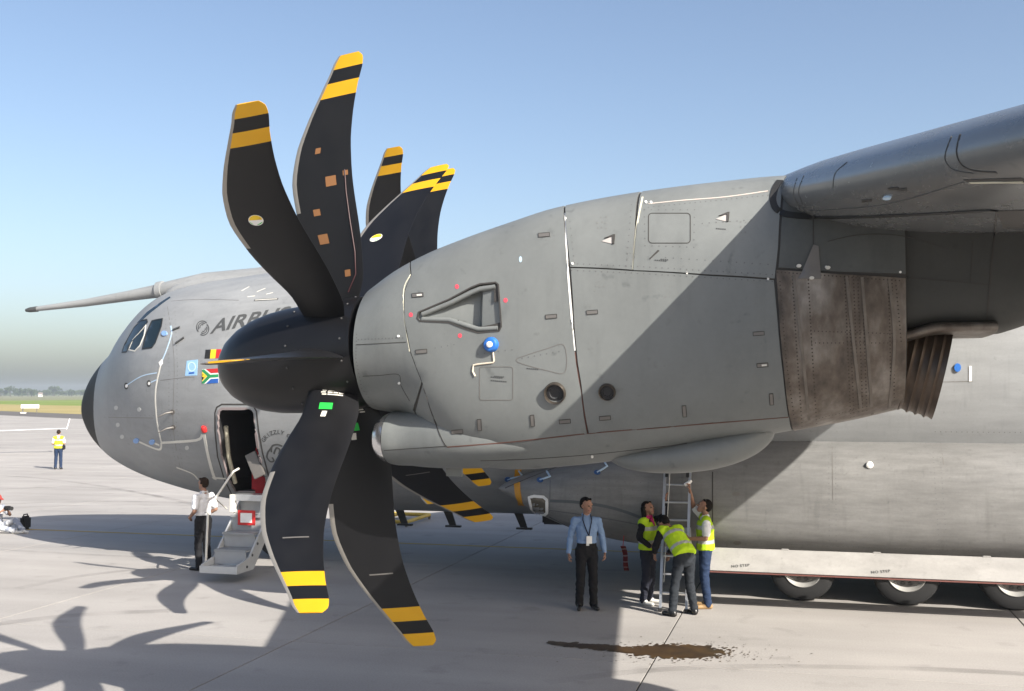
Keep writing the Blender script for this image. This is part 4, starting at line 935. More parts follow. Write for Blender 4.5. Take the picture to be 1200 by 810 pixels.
for x, y, e in ((595, 561.5, (612, 557)), (633, 563, (645, 559)), (700, 554, (712, 547))):
    decal('blue_cap', circ(x, y, 3.6, 2.6, 12), S_f, plain('dull_blue_cap', (.03, .09, .24), .6), A_, .02, .025, 5); wire('pale_strap', [(x, y), e, (e[0] - 4, e[1] - 6)], S_f, .018, M_btape, A_, 3)
decal('blue_cap', circ(1122, 431, 4, 5, 12), S_f, M_blue, A_, .03, .035, 5); decal('white_tag', off_px(1137, 438, 1.6, 9), S_f, M_white, A_, .01, .01, 5)
for pts in ([(644, 587), (680, 589), (720, 596), (760, 610), (790, 622)], [(644, 606), (670, 619), (705, 634), (760, 642)], [(645, 552), (644, 606)], [(644, 598), (700, 606), (760, 617)]): ribbon('dark_seam', pts, S_f, .05 if len(pts) > 3 else .012, plain('seam_dark_grey', (.09, .10, .105), .6), A_, .004, 6)  # dark grey lines along the sponson
ribbon('sponson_top_joint', [(592, 572), (625, 558), (665, 543)], S_f, .02, M_seal, A_, .004, 5)
ribbon('sponson_panel_joint', [(835, 553), (835, 642)], S_f, .018, M_seal, A_, .003, 6); ribbon('sponson_panel_joint', [(975, 519), (976, 586)], S_f, .008, M_latch, A_, .003, 6); ribbon('sponson_panel_joint', [(1102, 519), (1106, 545)], S_f, .008, M_latch, A_, .003, 6)
ribbon('fuselage_panel_joint', [(1090, 448), (1140, 447)], S_f, .008, M_latch, A_, .003, 6)
for x, y in ((863, 579), (864, 636)): decal('flush_cap', circ(x, y, 5, 2.5, 10), S_f, M_latch, A_, .004)
lathe('white_sensor', [(0, .06), (.05, .05), (.07, 0)], S_f.px(1019, 545)[0], (0, -1, 0), M_white, A_, 16)
ribbon('access_panel_outline', rrect(837, 633, 852, 641, 2), S_f, .008, M_latch, A_, .003, 4, True)
bm = bmesh.new(); keep = S_n2; S_n2 = S_f
for pts in ([(928, 521), (1060, 520), (1196, 521)], [(971, 524), (972, 640)], [(979, 524), (980, 640)], [(1101, 524), (1110, 645)], [(1093, 524), (1101, 645)], [(850, 636), (1000, 641), (1196, 647)], [(840, 560), (840, 630)], [(1096, 506), (1196, 507)]): rivets(pts, 6, .009)
for k in range(3): rivets([(640, 560 + k * 9), (760, 566 + k * 9)], 9, .009)
rivets([(205, 360), (208, 430), (207, 500), (214, 548)], 5, .010); rivets([(192, 360), (198, 420), (198, 500), (206, 545)], 5, .010); rivets([(124, 486), (180, 487)], 5, .009)
S_n2 = keep; o = bmobj('fastener_rows', bm, plain('fastener_mid_grey', (.13, .132, .13), .5), A_); o['kind'] = 'stuff'
# gear door, wheels
gd = bmesh.new(); dx0, dx1 = 14.22, 21.0
P = [(-3.36, .925), (-3.39, .935), (-3.70, .615), (-3.67, .595)]
for x in (dx0, dx1): 
    for y, z in P: gd.verts.new((x, y, z))
gd.verts.ensure_lookup_table(); v = gd.verts
for i in range(4): gd.faces.new((v[i], v[(i + 1) % 4], v[4 + (i + 1) % 4], v[4 + i]))
gd.faces.new(v[:4]); gd.faces.new(v[4:]); bmesh.ops.recalc_face_normals(gd, faces=gd.faces)
gdo = bmobj('gear_door', gd, M_door, A_); S_d = Surf(gdo)
box('gear_door_edge', (dx0, -3.705, .580), (dx1, -3.675, .597), plain('door_edge_red', (.16, .06, .05), .6), gdo)
for x in (857, 1021): text_px('door_stencil', 'NO STEP', x, 665.5 if x < 900 else 672.5, .068, S_d, M_stencil, gdo, 0, .001, R(-2), 'LEFT', 1.1)
for x in (15.4, 16.8, 18.4): box('door_hinge', (x, -3.40, .90), (x + .12, -3.35, .95), M_door, gdo, .006)
def wheel(loc, r, wd, name='main_wheel'):
    wprof = [(-wd / 2, r * .58), (-wd / 2 - .0, r * .82), (-wd * .42, r * .95), (-wd * .25, r), (wd * .25, r), (wd * .42, r * .95), (wd / 2, r * .82), (wd / 2, r * .58)]
    t = lathe(name, wprof, (0, 0, 0), (0, 1, 0), M_rub, None, 40); t.location = loc; t.parent = A_
    lathe('wheel_rim', [(-wd / 2 + .0, r * .585), (-wd / 2 - .015, r * .56), (-wd / 2 + .02, r * .50), (-wd / 2 + .06, r * .44)], (0, 0, 0), (0, 1, 0), plain('rim_pale', (.34, .335, .32), .5, .2), t, 40)
    lathe('wheel_hub', [(-wd / 2 + .06, r * .44), (-wd / 2 + .07, r * .25), (-wd / 2 - .01, r * .2), (-wd / 2 - .02, 0)], (0, 0, 0), (0, 1, 0), M_latch, t, 40)
    for k in range(10):
        a = 2 * PI * k / 10; lathe('hub_bolt', [(-wd / 2 + .03, .03), (-wd / 2 + .06, .034)], (r * .34 * math.cos(a), 0, r * .34 * math.sin(a)), (0, 1, 0), M_grit, t, 8)
    return t
for k in range(4):
    X = 15.72 + 1.63 * k
    wheel((X, -2.48, .535), .535, .38); wheel((X, -1.85, .535), .535, .38)
    tube('wheel_axle', [(X, -2.5, .535), (X, -1.8, .535)], .08, M_latch, A_); tube('gear_strut', [(X, -2.16, .55), (X, -2.16, 1.2)], .12, M_latch, A_, 12)
for y in (-.28, .28): wheel((5.0, y, .42), .42, .3, 'nose_wheel')
tube('nose_gear_strut', [(5.0, 0, .42), (4.8, 0, 1.6)], .09, M_fus, A_, 12); tube('nose_gear_axle', [(5.0, -.3, .42), (5.0, .3, .42)], .05, M_latch, A_)

# ------------------------------------------------------------------ people
class Body:
    """a figure as rounded, tapering limbs that are fused into one continuous skin"""
    def __init__(self): self.p = []
    def limb(self, a, b, ra, rb, mat, side=None, ev=1.0, cap=1.0):
        self.p.append((Vector(a), Vector(b), ra, rb, mat, Vector(side) if side is not None else None, ev, cap))
    def frame(self, q):
        a, b, ra, rb, m, side, ev, cap = q; t = b - a; L = t.length; t = t / L if L > 1e-6 else Vector((0, 0, 1))
        u = (side - t * side.dot(t)).normalized() if side is not None else t.orthogonal().normalized()
        return a, t, L, u, t.cross(u), ra, rb, ev, cap
    def bm(self):
        bm = bmesh.new()
        for q in self.p:
            a, t, L, u, v, ra, rb, ev, cap = self.frame(q); n = 14; rings = []
            st = [(-ra * cap * math.cos(k), ra * math.sin(k)) for k in (.35, .8, 1.2)] + [(0, ra), (L, rb)] + [(L + rb * cap * math.cos(k), rb * math.sin(k)) for k in (1.2, .8, .35)]
            for d, r in st: rings.append([bm.verts.new(a + t * d + (u * math.cos(2 * PI * k / n) + v * math.sin(2 * PI * k / n) * ev) * r) for k in range(n)])
            for x, y in zip(rings, rings[1:]):
                for k in range(n): bm.faces.new((x[k], x[(k + 1) % n], y[(k + 1) % n], y[k]))
            bm.faces.new(rings[0][::-1]); bm.faces.new(rings[-1])
        bmesh.ops.recalc_face_normals(bm, faces=bm.faces)
        return bm
    def build(self, name, mats, parent, voxel=.0085, smooth=4, folds=False):
        me = bpy.data.meshes.new('t'); b = self.bm(); b.to_mesh(me); b.free()
        o = bpy.data.objects.new('t', me); C.objects.link(o)
        m = o.modifiers.new('r', 'REMESH'); m.mode = 'VOXEL'; m.voxel_size = voxel
        m = o.modifiers.new('s', 'SMOOTH'); m.factor = .5; m.iterations = smooth
        dg = bpy.context.evaluated_depsgraph_get(); nm = bpy.data.meshes.new_from_object(o.evaluated_get(dg)); bpy.data.objects.remove(o)
        keys = []
        for q in self.p:
            if q[4] not in keys: keys.append(q[4])
        nm.materials.clear()
        for k in keys: nm.materials.append(mats[k])
        P = np.zeros(len(nm.polygons) * 3); nm.polygons.foreach_get('center', P); P = P.reshape(-1, 3); best = np.full(len(P), 1e9); idx = np.zeros(len(P), dtype=np.int32)
        for q in self.p:
            a, t, L, u, v, ra, rb, ev, cap = self.frame(q); D_ = P - np.array(a); d = D_ @ np.array(t); tc = np.clip(d, 0, L); k = tc / L if L > 1e-6 else tc * 0
            du = D_ @ np.array(u); dv = (D_ @ np.array(v)) / ev; ex = (d - tc) / cap
            dist = np.sqrt(du * du + dv * dv + ex * ex) - (ra + (rb - ra) * k)
            w_ = dist < best; best[w_] = dist[w_]; idx[w_] = keys.index(q[4])
        nm.polygons.foreach_set('material_index', idx); nm.shade_smooth(); nm.name = name
        if folds:      # cloth folds pushed into the clothed parts of the surface
            bare = {i for i, k in enumerate(keys) if k in ('skin', 'skin2', 'lip', 'eye', 'shoe', 'tanshoe', 'whiteshoe', 'hair', 'hair2')}; hold = set()
            for pl, mi in zip(nm.polygons, idx):
                if int(mi) in bare: hold.update(pl.vertices)
            nrm_ = [v.vector.copy() for v in nm.vertex_normals]
            for v in nm.vertices:
                if v.index in hold: continue
                q = v.co; a = noise.noise(Vector((q.x * 9, q.y * 9, q.z * 13 + q.x * 7))); b2 = noise.noise(Vector((q.x * 20 + 5, q.y * 20, q.z * 22)))
                v.co = q + nrm_[v.index] * ((1 - abs(a) * 2) * .008 + b2 * .004)
        return link(name, nm, None, parent)
def cloth(name, col, rough=.85): return plain(name, col, rough, 0, .2, .18, 9, .5)
SK = {'skin': plain('skin', (.31, .17, .115), .55, 0, .4, .10, 12), 'skin2': plain('skin_tan', (.27, .145, .095), .55, 0, .4, .10, 12), 'lip': plain('lips', (.25, .08, .07), .5), 'eye': plain('eye_dark', (.03, .022, .02), .3),
      'blueshirt': cloth('light_blue_shirt', (.19, .28, .44)), 'white': cloth('white_cotton', (.70, .70, .71)), 'black': cloth('black_cloth', (.014, .014, .016)), 'dark': cloth('dark_navy_cloth', (.022, .024, .035)), 'jeans': cloth('blue_denim', (.018, .032, .07)), 'greyjeans': cloth('grey_denim', (.022, .026, .032)),
      'shoe': plain('black_shoe', (.012, .011, .011), .35), 'tanshoe': plain('tan_shoe', (.30, .19, .09), .6), 'whiteshoe': plain('white_shoe', (.55, .54, .5), .6), 'hair': plain('dark_hair', (.008, .006, .005), .7, 0, .15, .4, 40), 'hair2': plain('brown_hair', (.022, .013, .008), .7, 0, .15, .4, 40),
      'vest': plain('hi_vis_lime', (.42, .62, .02), .7, 0, .2, .08, 8, .4), 'vesty': plain('hi_vis_yellow', (.62, .60, .03), .7, 0, .2, .08, 8, .4), 'band': plain('reflective_band', (.42, .42, .40), .35, .2), 'pink': cloth('pink_scarf', (.45, .03, .14)), 'camo': None, 'redcap': cloth('red_cap', (.32, .05, .04))}
m_, nt_, b_ = newmat('camouflage_cloth'); vo = N_(nt_, 'ShaderNodeTexVoronoi'); vo.inputs['Scale'].default_value = 14; tc_ = N_(nt_, 'ShaderNodeTexCoord'); nt_.links.new(tc_.outputs['Object'], vo.inputs['Vector'])
rp = N_(nt_, 'ShaderNodeValToRGB'); rp.color_ramp.interpolation = 'CONSTANT'; rp.color_ramp.elements[0].color = (.45, .46, .48, 1); rp.color_ramp.elements[1].color = (.22, .24, .29, 1); rp.color_ramp.elements[1].position = .55
nt_.links.new(vo.outputs['Color'], rp.inputs[0]); nt_.links.new(rp.outputs[0], b_.inputs['Base Color']); b_.inputs['Roughness'].default_value = .9; SK['camo'] = m_

def head(B, H, c, yaw, pitch, skin, fwd):
    """c head centre; fwd body facing angle in local space"""
    M_ = Matrix.Rotation(yaw, 4, 'Z') @ Matrix.Rotation(pitch, 4, 'X'); f = lambda x, y, z: c + (M_ @ Vector((x, y, z)))
    sx = (M_ @ Vector((1, 0, 0)))
    B.limb(f(0, .012, .035), f(0, .012, .036), .098, .098, skin, sx, 1.0) if False else None
    B.limb(f(0, .015, .02), f(0, .005, .045), .083, .080, skin, sx, 1.16)       # skull
    B.limb(f(0, -.028, -.01), f(0, -.045, -.075), .062, .040, skin, sx, 1.0)     # face and jaw
    B.limb(f(0, -.085, .012), f(0, -.108, -.022), .010, .014, skin)               # nose
    B.limb(f(-.028, -.078, -.058), f(.028, -.078, -.058), .009, .009, 'lip')      # mouth
    B.limb(f(-.04, -.078, .032), f(.04, -.078, .032), .014, .014, skin)           # brow
    for s in (-1, 1):
        B.limb(f(s * .031, -.083, .012), f(s * .034, -.083, .012), .010, .010, 'eye')
        B.limb(f(s * .080, .012, .018), f(s * .083, .018, -.018), .016, .012, skin)
    return f, sx
def hand(B, w_, d, palm_n, skin, curl=.5, spread=1):
    """w_ wrist, d pointing along the hand, palm_n facing out of the palm"""
    d = Vector(d).normalized(); n = Vector(palm_n); n = (n - d * n.dot(d)).normalized(); s = d.cross(n)
    w_ = Vector(w_); B.limb(w_, w_ + d * .085, .028, .036, skin, s, .5)
    for k, (o, ln) in enumerate(((-.030, .062), (-.010, .074), (.011, .070), (.031, .054))):
        a = w_ + d * .085 + s * o; d1 = (d * math.cos(curl * .5) + n * math.sin(curl * .5)); m = a + d1 * ln * .55; d2 = (d * math.cos(curl * 1.6) + n * math.sin(curl * 1.6)); B.limb(a, m, .0105, .0095, skin); B.limb(m, m + d2 * ln * .5, .0095, .008, skin)
    a = w_ + d * .025 + s * (-.034) * spread; m = a + (d * .7 - s * spread * .6 + n * .35).normalized() * .042; B.limb(a, m, .014, .012, skin); B.limb(m, m + (d + n * .5).normalized() * .035, .0115, .010, skin)

def person(loc, rz, H, label, top, legs, shoe, skin='skin', sleeve='long', pose=None, hairm='hair', hairstyle='short', vest=None, head_yaw=0, head_pitch=0, arm=None, name='person', curl=.5):
    """stands facing -Y before rz; +x is the person's left. pose overrides joints (metres for a 1.75 m figure)"""
    J = dict(pelvis=(0, 0, .96), waist=(0, 0, 1.09), chest=(0, -.005, 1.30), neck=(0, .01, 1.475), head=(0, -.02, 1.63),
             shL=(.185, .01, 1.395), shR=(-.185, .01, 1.395), elL=(.245, .04, 1.14), elR=(-.245, .04, 1.14), wrL=(.255, -.04, .90), wrR=(-.255, -.04, .90),
             hiL=(.085, 0, .93), hiR=(-.085, 0, .93), knL=(.10, -.02, .51), knR=(-.10, -.02, .51), anL=(.115, .03, .085), anR=(-.115, .03, .085), dirL=(0, -.15, -1), dirR=(0, -.15, -1), palL=(-1, 0, 0), palR=(1, 0, 0), toL=(.15, -.16, .035), toR=(-.15, -.16, .035), up=(0, 0, 1), side=(1, 0, 0))
    if pose: J.update(pose)
    J = {k: Vector(v) for k, v in J.items()}; side = J['side']
    root = empty(name, loc, rz); root.scale = (H / 1.75,) * 3; tag(root, label, 'person')
    B = Body()
    B.limb(J['pelvis'] - Vector((0, 0, .03)), J['waist'], .155, .150, legs, side, .70); B.limb(J['waist'], J['chest'], .152, .172, top, side, .68, .3); B.limb(J['waist'] - (J['waist'] - J['pelvis']) * .25, J['waist'], .160, .158, top, side, .70, .15)
    B.limb(J['chest'], J['chest'] + (J['neck'] - J['chest']) * .55, .172, .13, top, side, .66, .45)
    B.limb(J['shL'] + (J['shR'] - J['shL']) * .12, J['shR'] + (J['shL'] - J['shR']) * .12, .060, .060, top); B.limb(J['chest'] + (J['neck'] - J['chest']) * .6, J['neck'], .105, .064, top, side, .80)
    B.limb(J['neck'] - (J['head'] - J['neck']) * .1, J['neck'] + (J['head'] - J['neck']) * .75, .056, .052, skin)
    for s in 'LR':
        sh, el, wr = J['sh' + s], J['el' + s], J['wr' + s]
        if sleeve == 'long': B.limb(sh, el, .060, .050, top); B.limb(el, el + (wr - el) * .93, .050, .039, top); B.limb(el + (wr - el) * .85, wr, .030, .027, skin)
        else: B.limb(sh, sh + (el - sh) * .72, .068, .064, top); B.limb(sh + (el - sh) * .6, el, .047, .041, skin); B.limb(el, wr, .042, .027, skin)
        hand(B, wr, J['dir' + s], J['pal' + s], skin, curl, 1 if s == 'L' else -1)
        hi, kn, an, to = J['hi' + s], J['kn' + s], J['an' + s], J['to' + s]
        B.limb(hi, kn, .098, .068, legs); B.limb(kn, kn + (an - kn) * .35, .070, .070, legs); B.limb(kn + (an - kn) * .35, an, .068, .056, legs); B.limb(an + Vector((0, 0, .02)), an - (an - Vector((an.x, an.y, .05))) * .3, .062, .060, legs)
        d = (to - an); d.z = 0; d.normalize(); B.limb(an + Vector((0, 0, -.03)) - d * .03, an + Vector((0, 0, -.035)) + d * .05, .046, .044, shoe); B.limb(Vector((an.x, an.y, .04)) - d * .04, Vector((to.x, to.y, .034)), .040, .034, shoe, d.cross(Vector((0, 0, 1))), 1.0)
    hf, hs = head(B, H, J['head'], head_yaw, head_pitch, skin, 0)
    # collar
    if top in ('blueshirt', 'white'): 
        n_ = J['neck']; B.limb(n_ + Vector((-.045, -.035, .0)), n_ + Vector((.045, -.035, .0)), .022, .022, top); B.limb(n_ + Vector((-.05, .03, .012)), n_ + Vector((.05, .03, .012)), .025, .025, top)
    body = B.build('body', SK, root, folds=True)
    Hh = Body()
    if hairstyle in ('short', 'long', 'tail'):
        Hh.limb(hf(0, .036, .052), hf(0, .026, .060), .086, .080, hairm, hs, 1.10); Hh.limb(hf(0, .06, .01), hf(0, .055, .05), .072, .075, hairm, hs, 1.0); Hh.limb(hf(-.045, -.04, .098), hf(.05, -.03, .106), .017, .022, hairm)
        for s in (-1, 1): Hh.limb(hf(s * .072, .03, .03), hf(s * .074, .0, .02), .022, .012, hairm)
    if hairstyle == 'long':
        for k in range(7):
            a = -1.5 + k * .5; x = .085 * math.sin(a); y = .03 + .07 * math.cos(a); Hh.limb(hf(x, y, .03), hf(x * 1.05, y + .02, -.14), .035, .034, hairm); Hh.limb(hf(x * 1.05, y + .02, -.14), hf(x * .8, y + .035, -.30), .034, .016, hairm)
    if hairstyle == 'cap':
        Hh.limb(hf(0, .015, .06), hf(0, .012, .068), .092, .086, 'redcap', hs, 1.15); Hh.limb(hf(0, -.09, .068), hf(0, -.16, .055), .055, .05, 'redcap', hs, .25)
    Hh.build('hair' if hairstyle != 'cap' else 'cap', SK, root, .007, 2)
    if vest:
        V_ = Body(); w_, c_ = J['waist'], J['chest']; ax = (c_ - w_).normalized(); lo = w_ - ax * .14; e = .022
        V_.limb(lo, lo + ax * .10, .172 + e, .170 + e, vest, side, .74, .1); V_.limb(lo + ax * .10, lo + ax * .15, .171 + e, .170 + e, 'band', side, .74, .1); V_.limb(lo + ax * .15, c_ - ax * .02, .168 + e, .172 + e, vest, side, .72, .1)
        V_.limb(c_ - ax * .02, c_ + ax * .03, .173 + e, .173 + e, 'band', side, .72, .1); V_.limb(c_ + ax * .03, c_ + (J['neck'] - c_) * .5, .170 + e, .15 + e, vest, side, .68, .1)
        for s in 'LR': V_.limb(J['sh' + s] + (J['neck'] - J['sh' + s]) * .12, J['neck'] + (J['sh' + s] - J['neck']) * .45 - ax * .015, .082, .072, vest)
        for s in (-1, 1):
            ff = side.cross(ax) * -1
        V_.build('safety_vest', SK, root, .009, 3, True)
    return root, J, hf

# --- the six figures round the aircraft and the one on the ground
p, J, hf = person((12.40, -4.24, 0), R(20), 1.76, 'man in light blue shirt, lanyard and black trousers standing below the engine', 'blueshirt', 'black', 'shoe', 'skin', 'long', dict(elL=(.255, .05, 1.13), wrL=(.29, .0, .90), elR=(-.25, .06, 1.13), wrR=(-.285, .0, .89)), head_yaw=R(38), head_pitch=R(4), curl=.7)
tube('lanyard', [(-.055, -.03, 1.50), (-.075, -.10, 1.42), (-.02, -.135, 1.25), (.02, -.138, 1.17)], .008, SK['dark'], p, 6); tube('lanyard', [(.055, -.03, 1.50), (.07, -.10, 1.42), (.03, -.135, 1.25), (.02, -.138, 1.17)], .008, SK['dark'], p, 6)
box('badge', (-.025, -.150, 1.05), (.065, -.142, 1.17), M_white, p, .003); box('belt_buckle', (-.025, -.122, 1.015), (.025, -.114, 1.045), M_alu, p, .004)
p, J, hf = person((4.42, -2.30, 0), R(-108), 1.78, 'man in white short-sleeved shirt and black trousers waiting beside the airstair', 'white', 'black', 'shoe', 'skin', 'short', dict(elL=(.26, .05, 1.14), wrL=(.20, -.16, 1.0), elR=(-.26, .05, 1.14), wrR=(-.19, -.17, 1.0), dirL=(-.7, -.6, -.4), dirR=(.7, -.6, -.4)), hairm='hair2', head_pitch=R(-3))
p, J, hf = person((13.28, -3.55, 0), R(72), 1.66, 'woman with long dark hair and pink scarf in lime vest behind the ladder', 'black', 'dark', 'whiteshoe', 'skin2', 'long', dict(elL=(.16, -.26, 1.52), wrL=(.10, -.30, 1.78), dirL=(0, -.1, 1), palL=(0, -1, 0), elR=(-.26, .03, 1.15), wrR=(-.22, -.16, 1.02), dirR=(.2, -1, 0)), hairstyle='long', vest='vest', head_yaw=R(-8), head_pitch=R(-16))
Bs = Body(); Bs.limb((-.07, -.03, 1.49), (.07, -.03, 1.49), .035, .035, 'pink'); Bs.limb((-.07, .03, 1.50), (.07, .03, 1.50), .035, .035, 'pink'); Bs.limb((-.02, -.09, 1.45), (-.02, -.13, 1.36), .035, .02, 'pink'); Bs.build('scarf', SK, p, .008, 2)
p, J, hf = person((13.90, -4.30, 0), R(-138), 1.74, 'person seen from behind in lime vest and grey jeans, bent towards the ladder', 'black', 'greyjeans', 'shoe', 'skin2', 'long',
    dict(pelvis=(0, .10, .93), waist=(0, .02, 1.05), chest=(0, -.16, 1.20), neck=(0, -.31, 1.31), head=(0, -.44, 1.36), shL=(.18, -.26, 1.28), shR=(-.18, -.26, 1.28), elL=(.23, -.36, 1.02), elR=(-.23, -.36, 1.02), wrL=(.14, -.50, .92), wrR=(-.14, -.52, .90), hiL=(.09, .10, .90), hiR=(-.09, .10, .90), knL=(.13, .03, .49), knR=(-.13, .05, .49), anL=(.20, .06, .085), anR=(-.20, .08, .085), toL=(.24, -.12, .035), toR=(-.25, -.10, .035)), vest='vest', head_pitch=R(50))
p, J, hf = person((14.22, -3.62, 0), R(-82), 1.73, 'man in lime vest over white shirt reaching up beside the ladder', 'white', 'jeans', 'tanshoe', 'skin2', 'short', dict(elR=(-.17, -.18, 1.62), wrR=(-.10, -.24, 1.88), dirR=(.1, -.1, 1), palR=(0, -1, 0), shR=(-.17, -.02, 1.45), elL=(.25, .0, 1.15), wrL=(.18, -.26, 1.13), dirL=(-.2, -1, .05), palL=(-1, 0, .2)), vest='vest', head_pitch=R(-24), curl=.9)
w_ = p.matrix_basis @ Vector((-.10, -.26, 1.99))
tag(tube('spray_bottle', [w_ + Vector((-.06, 0, -.02)), w_ + Vector((.03, 0, .04)), w_ + Vector((.05, 0, .055))], [.03, .03, .018], M_white), 'small white bottle held up in the raised hand', 'bottle')
w_ = p.matrix_basis @ Vector((.06, -.36, 1.17)); mtx = Matrix.Translation(w_) @ Matrix.Rotation(R(12), 4, 'Z') @ Matrix.Rotation(R(-35), 4, 'X')
tag(box('paper_sheet', (-.13, -.003, -.14), (.13, .003, .14), M_white, None, 0, mtx), 'white paper sheets held against the ladder', 'paper')
p, J, hf = person((-16.87, 21.55, 0), R(-150), 1.75, 'distant man in yellow vest and blue jeans standing on the open apron', 'white', 'jeans', 'shoe', 'skin', 'short', dict(elL=(.25, .0, 1.14), wrL=(.12, -.22, 1.12), dirL=(-.6, -.6, .2), elR=(-.25, .0, 1.14), wrR=(-.12, -.22, 1.12), dirR=(.6, -.6, .2)), hairm='hair2', vest='vesty', head_pitch=R(12))
mtx = p.matrix_basis @ Matrix.Translation((-.20, -.08, .98)); bgm = box('shoulder_bag', (-.07, -.17, -.11), (.07, .17, .11), SK['black'], None, .035, mtx); tag(bgm, 'black shoulder bag at the hip of the yellow vest man', 'bag')
tube('bag_strap', [Vector(mtx @ Vector(q)) for q in ((.03, -.14, .1), (.16, -.10, .38), (.28, .02, .50), (.20, .18, .34), (.04, .14, .1))], .012, SK['black'], bgm, 6)
p, J, hf = person((-3.62, 1.75, 0), R(72), 1.70, 'person in patterned pale clothes and red cap sitting on the apron', 'camo', 'camo', 'whiteshoe', 'skin', 'short',
    dict(pelvis=(0, .05, .14), waist=(0, .10, .27), chest=(0, .12, .48), neck=(0, .09, .65), head=(0, .05, .80), shL=(.18, .12, .60), shR=(-.18, .12, .60), elL=(.24, -.10, .42), elR=(-.24, -.08, .42), wrL=(.08, -.26, .55), wrR=(-.08, -.26, .55), dirL=(-.4, -.8, .3), dirR=(.4, -.8, .3), hiL=(.10, .0, .13), hiR=(-.10, .0, .13), knL=(.18, -.42, .30), knR=(-.20, -.40, .14), anL=(.14, -.80, .08), anR=(-.02, -.72, .07), toL=(.18, -.95, .05), toR=(.08, -.86, .05)), hairstyle='cap', head_pitch=R(8))
w_ = p.matrix_basis @ Vector((0, -.36, .62)); cm = box('photo_camera', (-.07, -.05, -.05), (.07, .05, .05), SK['black'], None, .012, Matrix.Translation(w_) @ Matrix.Rotation(R(68), 4, 'Z')); tag(cm, 'black camera held by the person sitting on the apron', 'camera')
d = Matrix.Rotation(R(68), 3, 'Z') @ Vector((0, -1, 0)); tube('lens', [w_ + d * .04, w_ + d * .20], [.045, .05], M_grit, cm, 14)
cs = box('camera_case', (-3.36, 2.15, 0), (-3.20, 2.45, .34), SK['black'], None, .05); tag(cs, 'black upright case standing beside the person sitting on the apron', 'case'); tube('case_handle', [(-3.28, 2.22, .33), (-3.28, 2.23, .38), (-3.28, 2.37, .38), (-3.28, 2.38, .33)], .015, M_grit, cs, 6)
tb = tube('tripod_bag', [(-4.2, .55, .07), (-3.8, .25, .075), (-3.2, -.15, .075), (-2.75, -.45, .06)], [.05, .075, .075, .05], plain('dark_grey_bag', (.05, .052, .06), .8), None, 12); tag(tb, 'dark grey long bag lying in front of the sitting person', 'bag')
tube('bag_strap', [(-4.0, .40, .15), (-3.6, .12, .17), (-3.2, -.12, .15)], .012, M_grit, tb, 6)

# ------------------------------------------------------------------ ladder
la = empty('ladder', (13.76, -4.12, 0)); tag(la, 'grey aluminium ladder leaning on the fuselage among the vest wearers', 'ladder')
LH, LY = 3.7, 1.20
def lp(x, t): return Vector((x, LY * t, LH * t))
tilt = math.atan2(LY, LH)
for x in (-.205, .205):
    m = Matrix.Rotation(-tilt, 4, 'X'); bm = bmesh.new(); L_ = math.hypot(LH, LY)
    bm_box(bm, (x - .02, -.035, .0), (x + .02, -.028, L_), m); bm_box(bm, (x - .02, .028, .0), (x + .02, .035, L_), m); bm_box(bm, (x - .004, -.0279, .0), (x + .004, .0279, L_), m); bmobj('rail', bm, M_alu, la)
    box('rubber_foot', (x - .03, -.05, .0), (x + .03, .05, .06), M_rub, la, .008)
for k in range(12):
    t = (.30 + .29 * k) / math.hypot(LH, LY); tube('rung', [lp(-.19, t), lp(.19, t)], .016, M_alu, la, 8)
m = Matrix.Rotation(-tilt, 4, 'X'); box('stiffener_plate', (-.185, -.03, 2.30), (.185, -.02, 2.43), M_alu, la, .003, m)
for x in (-.17, .17): box('rung_lock', (x - .025, -.055, 2.16), (x + .025, -.03, 2.24), M_grit, la, .005, m)
tube('hoist_rope', [lp(-.08, .95) - Vector((0, .03, 0)), lp(-.12, .6) - Vector((0, .03, 0)), lp(-.16, .12) - Vector((0, .03, 0))], .006, M_tape, la, 6)

# streamer under the sponson
st = bmesh.new(); n_ = 10; rows = []
h0 = onY(730, 640, -3.25); h1 = onY(735, 669, -3.25)
for k in range(n_):
    t = k / (n_ - 1); c = h0 + (h1 - h0) * t + Vector((.012 * math.sin(t * 5), .02 * math.sin(t * 7), 0)); rows.append([st.verts.new(c + Vector((s * .042, s * .012 * math.cos(t * 6), 0))) for s in (-1, 1)])
for a, b_ in zip(rows, rows[1:]): st.faces.new((a[0], a[1], b_[1], b_[0]))
bmesh.ops.solidify(st, geom=st.faces[:], thickness=.004)
m_, nt_, bb = newmat('red_streamer'); ge = N_(nt_, 'ShaderNodeNewGeometry'); wv = N_(nt_, 'ShaderNodeTexWave', bands_direction='Z'); wv.inputs['Scale'].default_value = 3.2; wv.inputs['Distortion'].default_value = 3; nt_.links.new(ge.outputs['Position'], wv.inputs[0]); rp = N_(nt_, 'ShaderNodeValToRGB'); rp.color_ramp.interpolation = 'CONSTANT'; rp.color_ramp.elements[0].color = (.16, .010, .012, 1); rp.color_ramp.elements[1].color = (.30, .20, .20, 1); rp.color_ramp.elements[1].position = .9; nt_.links.new(wv.outputs[0], rp.inputs[0]); nt_.links.new(rp.outputs[0], bb.inputs['Base Color'])
sto = bmobj('warning_streamer', st, m_); tag(sto, 'red warning streamer hanging below the landing gear fairing', 'streamer')
tube('streamer_cord', [h0 + Vector((0, 0, -.01)), h0 + Vector((.0, .1, .16))], .006, M_red, sto, 6)

